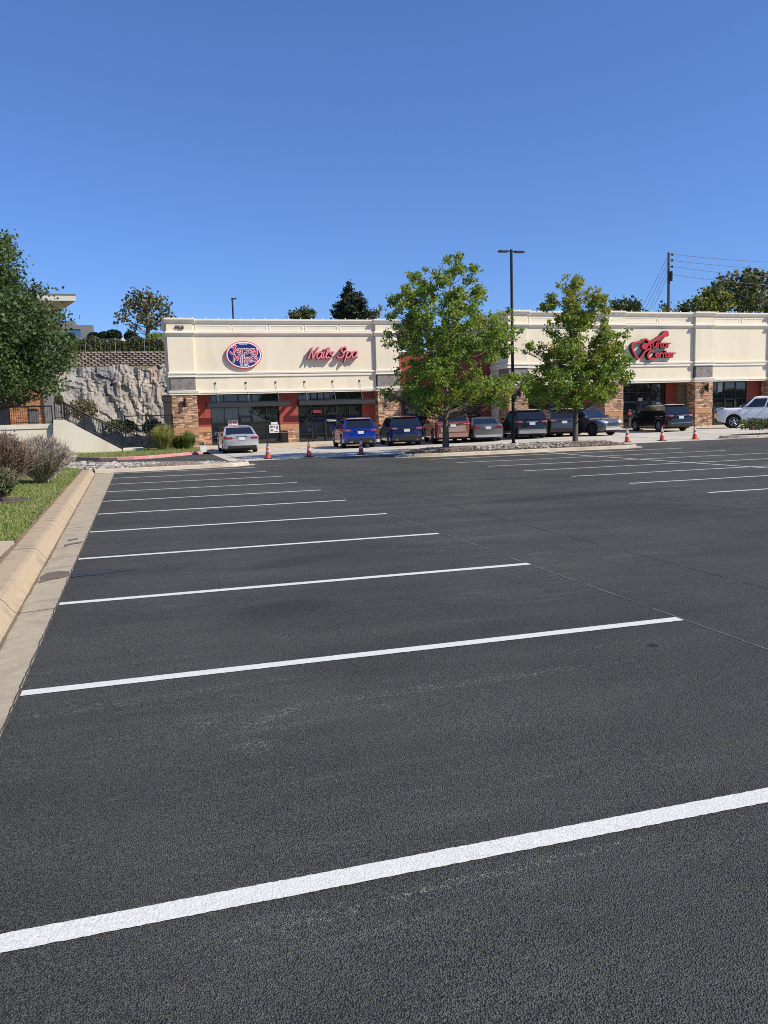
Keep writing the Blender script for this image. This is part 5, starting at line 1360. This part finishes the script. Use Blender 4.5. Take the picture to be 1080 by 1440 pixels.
def ball_s(px_, py_, rx_, rz_, Y):
    c = onY(px_, py_, Y); a = abs(onY(px_+rx_, py_, Y).x-c.x); e_ = abs(onY(px_, py_-rz_, Y).z-c.z)
    def f(n):
        v = RNG.normal(size=(n, 3)); v /= np.linalg.norm(v, axis=1)[:, None]; v *= RNG.uniform(.82, 1.02, n)[:, None]
        return np.stack([c.x+v[:, 0]*a, Y+v[:, 1]*a, c.z+v[:, 2]*e_], 1)
    return f
for lb, q in (('clipped shrub at the left end of the row above the hedge', (132, 473, 8, 5)), ('low clipped shrub second from left above the hedge', (146, 473, 8, 6)), ('largest clipped round shrub above the hedge', (160, 472, 11, 8)), ('clipped round shrub standing alone nearest the bare tree', (184, 473, 9, 7)), ('half hidden pale shrub below the gray building', (98, 473, 8, 4))):
    leaf_mass('round_shrub', lb, 'shrub', 1100, ball_s(*q, 67.5), .2, NEEDLE, group='clipped shrubs above the retaining wall')
leaf_mass('wild_shrub', 'bright green wild shrub beside the corner of the shops', 'shrub', 900, ball_s(222, 478, 17, 9, 66.5), .22, LEAF1)
# thin fence on the retaining wall
e_ = empty('mesh_fence', (-8, 64.3, 7)); tag(e_, 'thin pale post and rail fence in front of the hedge', 'fence')
x = -20; 
while x < 8:
    b = MB(); b.tube([(x+8, 0, 0), (x+8, 0, 1.0)], .018, 6); b.build('post', STEEL, e_); x += 2.1
b = MB(); b.tube([(-12, 0, .98), (16, 0, .98)], .008, 5); 
x = -12
while x < 16: b.tube([(x, 0, .05), (x, 0, .97)], .005, 4, cap=False); x += .35
b.build('rail', STEEL, e_)

# gray building on the terrace, two white vans
def pz(x, y, Y): p = onY(x, y, Y); return p.x, p.z
e_ = empty('hilltop_building', (-5, 80, 7)); tag(e_, 'gray modern building with a square opening on the hilltop', 'building')
(xa, za), (xb, zt) = pz(70, 480, 80), pz(131, 457, 80); (xo0, zo0), (xo1, zo1) = pz(92, 474, 80), pz(113, 463, 80)
b = MB(); Z0 = -1.5
b.box(xa-6+5, xo0+5, 0, 1.2, Z0, zt-7); b.box(xo1+5, xb+5, 0, 1.2, Z0, zt-7); b.box(xo0+5, xo1+5, 0, 1.2, zo1-7, zt-7-.003); b.box(xo0+5, xo1+5, 0, 1.2, Z0, zo0-7)
b.build('wall', GRAYST, e_)
b = MB(); b.box(xa-6+5, xa+2.2+5, 1.25, 9, Z0, zt-7+.5); b.build('rear_wing', GRAYST, e_)
b = MB(); b.box(xo0+5, xo1+5, .5, .55, zo0-7, zo1-7); b.build('window', mat('sky_glass', (.30, .36, .42), None, rough=.05, metal=.6), e_)
VW = paint('van_white', (.75, .75, .75), 0, .35)
for k, (px_, lb) in enumerate(((176, 'white van showing between the clipped shrubs'), (200, 'white van roof right of the lone clipped shrub'))):
    x = onY(px_, 470, 74).x
    e_ = empty('parked_van', (x, 74, 7.05)); tag(e_, lb, 'van')
    b = MB(); b.prism([(-1.0, .35), (1.0, .35), (1.02, 1.0), (.9, 1.75), (.75, 1.95), (-.75, 1.95), (-.9, 1.75), (-1.02, 1.0)], 0, 4.6, 'y'); b.build('body', VW, e_)
    b = MB(); b.prism([(-.78, 1.05), (.78, 1.05), (.7, 1.65), (-.7, 1.65)], -.012, .0, 'y'); b.build('rear_window', CARGL, e_)
    for sx in (-.8, .8):
        for yy in (.9, 3.6):
            b = MB(); b.tube([(sx-.1, yy, .33), (sx+.1, yy, .33)], .33, 12); b.build('wheel', RUBBER, e_)

# ------------------------------------------------------------------ restaurant at the left with patio, stair wall and railings
e_ = empty('patio_building', (-5, 56, 0)); tag(e_, 'brick and gray building with a broad flat overhanging roof, half behind the tree', 'building'); UB = under(e_)
zt_ = onY(106, 415, 47).z; tip = onY(106, 415, 47); inn = at(72, 446, zt_-.28)
b = MB(); rp = [(tip.x, 47.0), (inn.x, inn.y), (-24, inn.y+3), (-24, 47.3)]
b.prism(rp, zt_-.30, zt_, 'z'); UB(b.build('roof', mat('roof_cream', (.66, .62, .54), None, rough=.7)))
b = MB(); b.prism([(x+.10*(1 if x < -10 else -1), y+.1) for x, y in rp], zt_-.34, zt_-.303, 'z'); UB(b.build('soffit', mat('soffit_tan', (.42, .36, .30), None, rough=.8)))
b = MB(); b.prism([(p[0]+.03, p[1]-.03) for p in rp], zt_+.003, zt_+.06, 'z'); UB(b.build('roof_edge', GRAYST))
gx0, gx1 = X_(62, 570, 56), X_(74.5, 570, 56)
b = MB(); b.box(gx0+.01, gx1, 55.8, 66, .5, zt_-.36); b.box(-24, gx0, 56.2, 66, .5, zt_-.36); UB(b.build('wall', GRAYST))
b = MB(); x = X_(13, 570, 56)
zz_ = 1.7
while zz_ < 4.2:
    a = x
    while a < gx0-.02:
        w = min(random.uniform(.2, .4), gx0-a); b.box(a+.006, a+w-.006, 56.0-random.uniform(.02, .05), 56.2, zz_+.006, zz_+.094, 0, random.random()); a += w
    zz_ += .10
b.box(x, gx0, 56.06, 56.19, 1.6, 4.25); UB(b.build('brick_wall', BRICK))
b = MB(); b.box(X_(-40, 570, 56.1), x-.05, 56.0, 56.15, 1.7, 3.4); UB(b.build('window', mat('navy_glass', (.02, .025, .04), None, rough=.1)))
# furniture on the patio: a dark column heater / bin
xx = X_(47, 585, 53); o = empty('patio_bin', (xx, 53, 1.72)); tag(o, 'gray upright bin on the patio behind the railing', 'bin')
b = MB(); b.prism([(-.25, 0), (.25, 0), (.28, .9), (-.28, .9)], -.25, .25, 'y'); b.build('bin_body', mat('bin_gray', (.10, .10, .11), None, rough=.6), o)
b = MB(); b.prism([(-.30, .905), (.30, .905), (.2, 1.02), (-.2, 1.02)], -.28, .28, 'y'); b.build('lid', BLACKM, o)
# patio wall
YPW = 48.0; xr_w = X_(75.5, 600, YPW)
b = MB(); b.box(-30, xr_w, YPW, YPW+.3, 0, 1.78); b.box(-30, xr_w, YPW-.05, YPW+.34, 1.55, 1.80)
o = b.build('patio_wall', CREAMW); tag(o, 'low cream wall of the raised patio, behind the gray shrubs', 'wall')
b = MB(); b.box(-30, xr_w+.4, YPW+.35, 56, .2, 1.70); struct(b.build('patio_floor', CONC))
# stair side wall
YS = 47.7
poly = [onY(75, 640, YS), onY(75, 590.3, YS), onY(91.5, 590.8, YS), onY(172, 632.5, YS), onY(176, 640, YS)]
b = MB(); b.prism([(p.x, p.z) for p in poly], YS, YS+.28, 'y'); o = b.build('stair_wall', CREAMW); tag(o, 'sloping cream side wall of the patio stairs', 'wall')
b = MB(); n = 11; xa_, xb_ = poly[2].x, poly[3].x
for k in range(n):
    x = xa_+(xb_-xa_)*k/n; b.box(x, x+(xb_-xa_)/n, YS+.29, YS+1.7, .0, max(.2, 1.7*(1-k/n)))
struct(b.build('patio_steps', CONC))
# landing slab at the foot
p0, p1 = onY(172, 632, YS), onY(202, 634, YS)
b = MB(); b.box(p0.x+.05, p1.x, YS-.1, YS+1.8, .02, .28); struct(b.build('stair_landing', CREAMW))
RAILM = mat('railing_metal', (.014, .014, .015), None, rough=.5)
def railing(name, label, a, c, h, gap=.115, post=1.2, dy=0.0, mid=None):
    """a, c: foot points (x, y, z)"""
    a, c = Vector(a), Vector(c); e_ = empty(name, tuple(a)); tag(e_, label, 'railing'); d = c-a; L_ = d.length; U_ = Vector((0, 0, 1)); n = max(2, round(L_/gap))
    b = MB(); b.tube([U_*h, d+U_*h], .04, 6); b.build('top_rail', RAILM, e_)
    b = MB(); b.tube([U_*.1, d+U_*.1], .02, 6); b.build('bottom_rail', RAILM, e_)
    b = MB()
    for k in range(1, n): q = d*(k/n); b.tube([q+U_*.1, q+U_*h], .014, 4, cap=False)
    o = b.build('baluster', RAILM, e_); struct(o, 'stuff')
    m_ = max(1, round(L_/post))
    for k in range(m_+1):
        q = d*(k/m_); b = MB(); b.box(q.x-.028, q.x+.028, q.y-.028, q.y+.028, q.z, q.z+h+.03); b.build('post', RAILM, e_)
hp = onY(30, 572, YPW+.15).z-1.8
railing('patio_railing', 'gray picket railing on top of the patio wall', (-14, YPW+.15, 1.8), (xr_w-.05, YPW+.15, 1.8), hp)
s0 = onY(77, 590, YS+.14); s1 = onY(92, 590, YS+.14); s2 = onY(172, 632, YS+.14); hs = onY(92, 566, YS+.14).z-s1.z
railing('stair_railing', 'black picket railing sloping down the stair wall', (s1.x, YS+.14, s1.z), (s2.x, YS+.14, s2.z), hs, .10, 1.3)
railing('stair_railing', 'short level black railing at the top of the stairs', (s0.x+.03, YS+.14, s0.z), (s1.x-.04, YS+.14, s1.z), hs, .10, 1.3)
railing('stair_railing', 'far black railing along the back of the stairs', (s1.x-.3, YS+1.75, s1.z), (s2.x+.0, YS+1.75, .35), hs+.05, .10, 1.3)
# black gate between the stairs and the shops
YG = 49.3; e_ = empty('metal_gate', (X_(175, 600, YG), YG, .12)); tag(e_, 'black metal gate and frame between the stairs and the stone corner', 'gate')
ox = e_.location.x
def gpx(x): return X_(x, 600, YG)-ox
ztop_ = onY(200, 584, YG).z-.12; zmid = onY(190, 598, YG).z-.12
for x0_, w in ((176, .09), (206.5, .11), (243, .07)):
    b = MB(); b.box(gpx(x0_)-w/2, gpx(x0_)+w/2, -.05, .05, 0, ztop_+.05); b.build('post', BLACKM, e_)
b = MB(); b.box(gpx(176), gpx(243), -.03, .03, ztop_-.06, ztop_); b.build('top_rail', BLACKM, e_)
b = MB(); b.box(gpx(178), gpx(204), -.025, .025, zmid-.06, zmid); b.box(gpx(178), gpx(204), -.025, .025, .08, .14)
for k in range(13): x = gpx(178)+(gpx(204)-gpx(178))*k/12; b.tube([(x, 0, .1), (x, 0, zmid)], .013, 4, cap=False)
b.build('gate_leaf', BLACKM, e_)
b = MB()
for k in range(18): x = gpx(208)+(gpx(242)-gpx(208))*k/17; b.tube([(x, 0, .1), (x, 0, ztop_-.03)], .013, 4, cap=False)
b.box(gpx(207.5), gpx(242.5), -.025, .025, zmid-.03, zmid+.03); b.box(gpx(207.5), gpx(242.5), -.025, .025, .08, .14); b.build('fence_panel', BLACKM, e_)
# dark column added where the corner's stone side is only in shade
(xa, za), (xb, zt) = pz(233.5, 632, 51.2), pz(243, 557, 51.2)
e_ = empty('corner_shade_column', ((xa+xb)/2-.06, 51.2, .1)); tag(e_, 'added dark brown column standing in for the shaded stone side at the left corner of the shops', 'column'); w = (xb-xa)/2
DK = mat('corner_shade_brown', (.05, .035, .03), (.035, .026, .022), 2, .7)
b = MB(); b.box(-w+.06, w-.06, -.16, .16, 0, zt-.45); b.build('shaft', DK, e_)
b = MB(); b.box(-w, w, -.2, .2, zt-.44, zt-.12); b.prism([(-w-.03, zt-.117), (w+.03, zt-.117), (w*.7, zt-.02), (-w*.7, zt-.02)], -.22, .22, 'y'); b.build('cap', DK, e_)
# scrub at the foot of the cliff
for lb, q, Y, m in (('yellow green scrub at the foot of the cliff behind the stairs', (115, 575, 26, 16), 55, LEAF5), ('dark scrub behind the black gate', (170, 600, 26, 12), 54, LEAF4), ('dark scrub between the gate and the shop corner', (215, 602, 18, 12), 55, LEAF4), ('small pale scrub clinging to the cliff by the gray column', (83, 562, 6, 7), 57, LEAF5)):
    c = ball_s(*q, Y)
    def vol(n, c=c):
        P_ = c(n); m_ = P_.mean(0); return m_+(P_-m_)*(RNG.random(n)**.33)[:, None]*np.array([1, .35, 1])
    leaf_mass('scrub_bush', lb, 'bush', 900, vol, .14, m)
# ornamental grasses by the corner
def tuft(label, px_, py_, Y, h, rad, n, m, plume=None):
    P = onY(px_, py_, Y); e_ = empty('ornamental_grass', (P.x, Y, .12)); tag(e_, label, 'grass clump', 'ornamental grasses at the corner of the shops')
    ang = RNG.uniform(0, 6.283, n); r0 = rad*.35*RNG.random(n)**.5; out = RNG.random(n)**.7*rad; hh = h*RNG.uniform(.6, 1.08, n)*(1-.28*(out/rad)**2)
    d = np.stack([np.cos(ang), np.sin(ang)], 1); V = np.zeros((n*2, 4, 3)); w = .011
    p0 = np.concatenate([d*r0[:, None], np.zeros((n, 1))], 1); p1 = np.concatenate([d*(r0+out*.45)[:, None], hh[:, None]*.72], 1); p2 = np.concatenate([d*(r0+out)[:, None], hh[:, None]*(.98-.25*(out/rad))[:, None]], 1)
    s = np.concatenate([np.stack([-np.sin(ang), np.cos(ang)], 1), np.zeros((n, 1))], 1)*w
    V[:n] = np.stack([p0-s, p0+s, p1+s, p1-s], 1); V[n:] = np.stack([p1-s, p1+s, p2+s*.2, p2-s*.2], 1)
    t = RNG.random(n); np_mesh('blades', V, 4, m, np.concatenate([t, t]), e_)
    if plume:
        k = plume; C_ = p2[:k*6 if k*6 < n else n]; C_ = np.repeat(C_, 5, 0)+RNG.normal(0, .05, (len(C_)*5, 3)); np_mesh('plumes', leaf_faces(C_, .03), 4, mat('plume', (.50, .43, .24), None, rough=.9, transl=.3), None, e_)
YB = mat('yellow_blade', (.44, .40, .13), (.32, .32, .10), 3, .8, tint=.4, transl=.3); GB = mat('green_blade', (.20, .27, .065), (.26, .29, .085), 3, .8, tint=.4, transl=.3)
tuft('yellow fountain grass clump at the corner of the shops', 231, 630, 47.0, 1.52, .88, 1900, YB, 30)
tuft('green grass clump in front of the leftmost stone pier', 265, 630, 47.0, 1.12, .62, 1300, GB)
tuft('small green grass clump between the yellow clump and the planter', 252, 631, 47.3, .9, .5, 1200, GB)

# ------------------------------------------------------------------ twiggy shrubs on the lawn
TW1 = mat('silver_twig', (.56, .50, .41), (.37, .325, .255), 3, .9, tint=.45); TW2 = mat('brown_twig', (.33, .255, .18), (.22, .165, .115), 3, .9, tint=.45)
DEADL = leafm('dead_leaf', (.15, .085, .045), (.10, .06, .035), .2)
def twigs(label, px_, Y, zb_, W_, H_, n, m, leaves=(), lean=(0, 0)):
    P = onY(px_, 650, Y); e_ = empty('twiggy_shrub', (P.x, Y, zb_)); tag(e_, label, 'shrub', 'shrubs on the lawn left of the curb')
    a = RNG.uniform(0, 6.283, n); u_ = RNG.random(n)**.5; top = np.stack([np.cos(a)*u_*W_+lean[0], np.sin(a)*u_*W_+lean[1], H_*np.sqrt(np.clip(1-(u_*.80)**2, 0, 1))*RNG.uniform(.88, 1.04, n)], 1)
    st = np.stack([np.cos(a)*u_*W_*.16, np.sin(a)*u_*W_*.16, RNG.random(n)*.12], 1)
    V = []; T = []; tn = RNG.random(n); frac = RNG.uniform(0.0, .55, n)
    st2 = st+(top-st)*frac[:, None]; mid_ = st2+(top-st2)*.5+RNG.normal(0, .035, (n, 3)); 
    top = top+RNG.normal(0, .05, (n, 3))
    def seg(p, q, w0, w1):
        d = q-p; s = np.cross(d, RNG.normal(size=(n, 3))); s /= np.linalg.norm(s, axis=1)[:, None]; V.append(np.stack([p-s*w0, p+s*w0, q+s*w1, q-s*w1], 1)); T.append(tn)
        s2 = np.cross(d, s); s2 /= np.linalg.norm(s2, axis=1)[:, None]; V.append(np.stack([p-s2*w0, p+s2*w0, q+s2*w1, q-s2*w1], 1)); T.append(tn)
    seg(st2, mid_, .009, .007); seg(mid_, top, .007, .005)
    for _ in range(2):
        f = RNG.uniform(.2, .9, n)[:, None]; b0 = mid_+(top-mid_)*f; b1 = b0+(top-st2)*.16+RNG.normal(0, .06, (n, 3)); seg(b0, b1, .005, .003)
    np_mesh('twigs', np.concatenate(V), 4, m, np.concatenate(T), e_)
    for nm, k, lm, zr0, zr1, ls in leaves:
        i = RNG.integers(0, n, k); f = RNG.uniform(zr0, zr1, k)[:, None]; C_ = st[i]+(top[i]-st[i])*f+RNG.normal(0, .03, (k, 3)); np_mesh(nm, leaf_faces(C_, ls), 4, lm, RNG.random(k), e_)
    return e_
twigs('silver gray bare shrub on the lawn, the one in front of the stair wall', 58, 22.6, zlawn(-2.6, 22.6), .80, 1.18, 1500, TW1, (('inner_leaves', 1500, LEAF3, .25, .75, .045),))
twigs('brown shrub with dead leaves at the left edge of the lawn', -4, 19.6, zlawn(-3.2, 19.6), .82, 1.28, 1700, TW2, (('dead_leaves', 3200, DEADL, .6, 1.03, .04), ('green_leaves', 900, LEAF3, .15, .6, .05)))
twigs('dark green low shrub in front of the brown shrub at the left edge', -4, 17.4, zlawn(-3.2, 17.4), .32, .60, 400, TW2, (('green_leaves', 2600, LEAF3, .3, 1.05, .05),))
# flowering hedge on the right island
P = onY(1052, 610, 34.1); x0_ = P.x
def fh(n):
    x = x0_+RNG.uniform(0, 4.5, n); y = 34.2+RNG.normal(0, .38, n); z = .22+RNG.random(n)**.8*(.52+.08*np.sin(x*5)); return np.stack([x, y, z+.15], 1)
o = leaf_mass('flowering_hedge', 'low hedge with pink blossoms on the right island', 'hedge', 5200, fh, .075, LEAF3)
C_ = fh(420); C_[:, 2] += .06; C_ -= np.array(o.location); np_mesh('blossoms', leaf_faces(C_, .06), 4, mat('blossom', (.42, .12, .13), None, rough=.8), None, o)

# the line of trees across the street behind the photographer, mirrored in the shop glass
def tl(n):
    k = RNG.choice([0, 1, 2, 3, 6, 7, 8, 9, 10, 11, 12, 13, 14, 15], n); cx_ = -50+k*14.0+np.array([random.uniform(-2, 2) for _ in range(16)])[k]; hh = np.array([random.uniform(2.5, 8) for _ in range(16)])[k]
    v = RNG.normal(size=(n, 3)); v /= np.linalg.norm(v, axis=1)[:, None]; v *= RNG.random(n)[:, None]**.4
    return np.stack([cx_+v[:, 0]*6.5, -58+v[:, 1]*3, hh*.62+v[:, 2]*hh*.45], 1)
o = struct(np_mesh('street_treeline', leaf_faces(tl(20000), .6), 4, LEAF4, RNG.random(20000)), 'stuff'); o['label'] = 'line of trees across the street, seen only in the shop windows'

# ------------------------------------------------------------------ daylight
w = bpy.data.worlds.new('World'); scene.world = w; w.use_nodes = True; nt = w.node_tree
sky = nt.nodes.new('ShaderNodeTexSky'); sky.sky_type = 'NISHITA'; sky.sun_disc = False
SUN = Vector((.95, -.70, 1.0)).normalized()
sky.sun_elevation = math.asin(SUN.z); sky.sun_rotation = math.atan2(SUN.x, SUN.y)
sky.altitude = 300; sky.air_density = 1.0; sky.dust_density = 0.0; sky.ozone_density = 8.0
gm = nt.nodes.new('ShaderNodeGamma'); gm.inputs[1].default_value = .85          # thin the bright band over the horizon
tn = nt.nodes.new('ShaderNodeMix'); tn.data_type = 'RGBA'; tn.blend_type = 'MULTIPLY'; tn.inputs[0].default_value = 1.0; tn.inputs[7].default_value = (.82, .99, 1.36, 1)
nt.links.new(sky.outputs[0], gm.inputs[0]); nt.links.new(gm.outputs[0], tn.inputs[6]); nt.links.new(tn.outputs[2], nt.nodes['Background'].inputs[0]); nt.nodes['Background'].inputs[1].default_value = .105
sd = bpy.data.lights.new('sun', 'SUN'); so = bpy.data.objects.new('sun', sd); COL.objects.link(so)
sd.energy = 4.2; sd.angle = R(.53); sd.color = (1.0, .92, .79)
so.rotation_euler = SUN.to_track_quat('Z', 'Y').to_euler(); so.location = (30, -30, 40)
vs = scene.view_settings; vs.view_transform = 'Standard'; vs.look = 'None'; vs.exposure = 0.44; vs.gamma = 1.0; vs.use_curve_mapping = False
scene.cycles.use_denoising = False; scene.cycles.filter_width = 1.0
scene.cycles.max_bounces = 6; scene.cycles.diffuse_bounces = 3; scene.cycles.glossy_bounces = 3; scene.cycles.transmission_bounces = 3
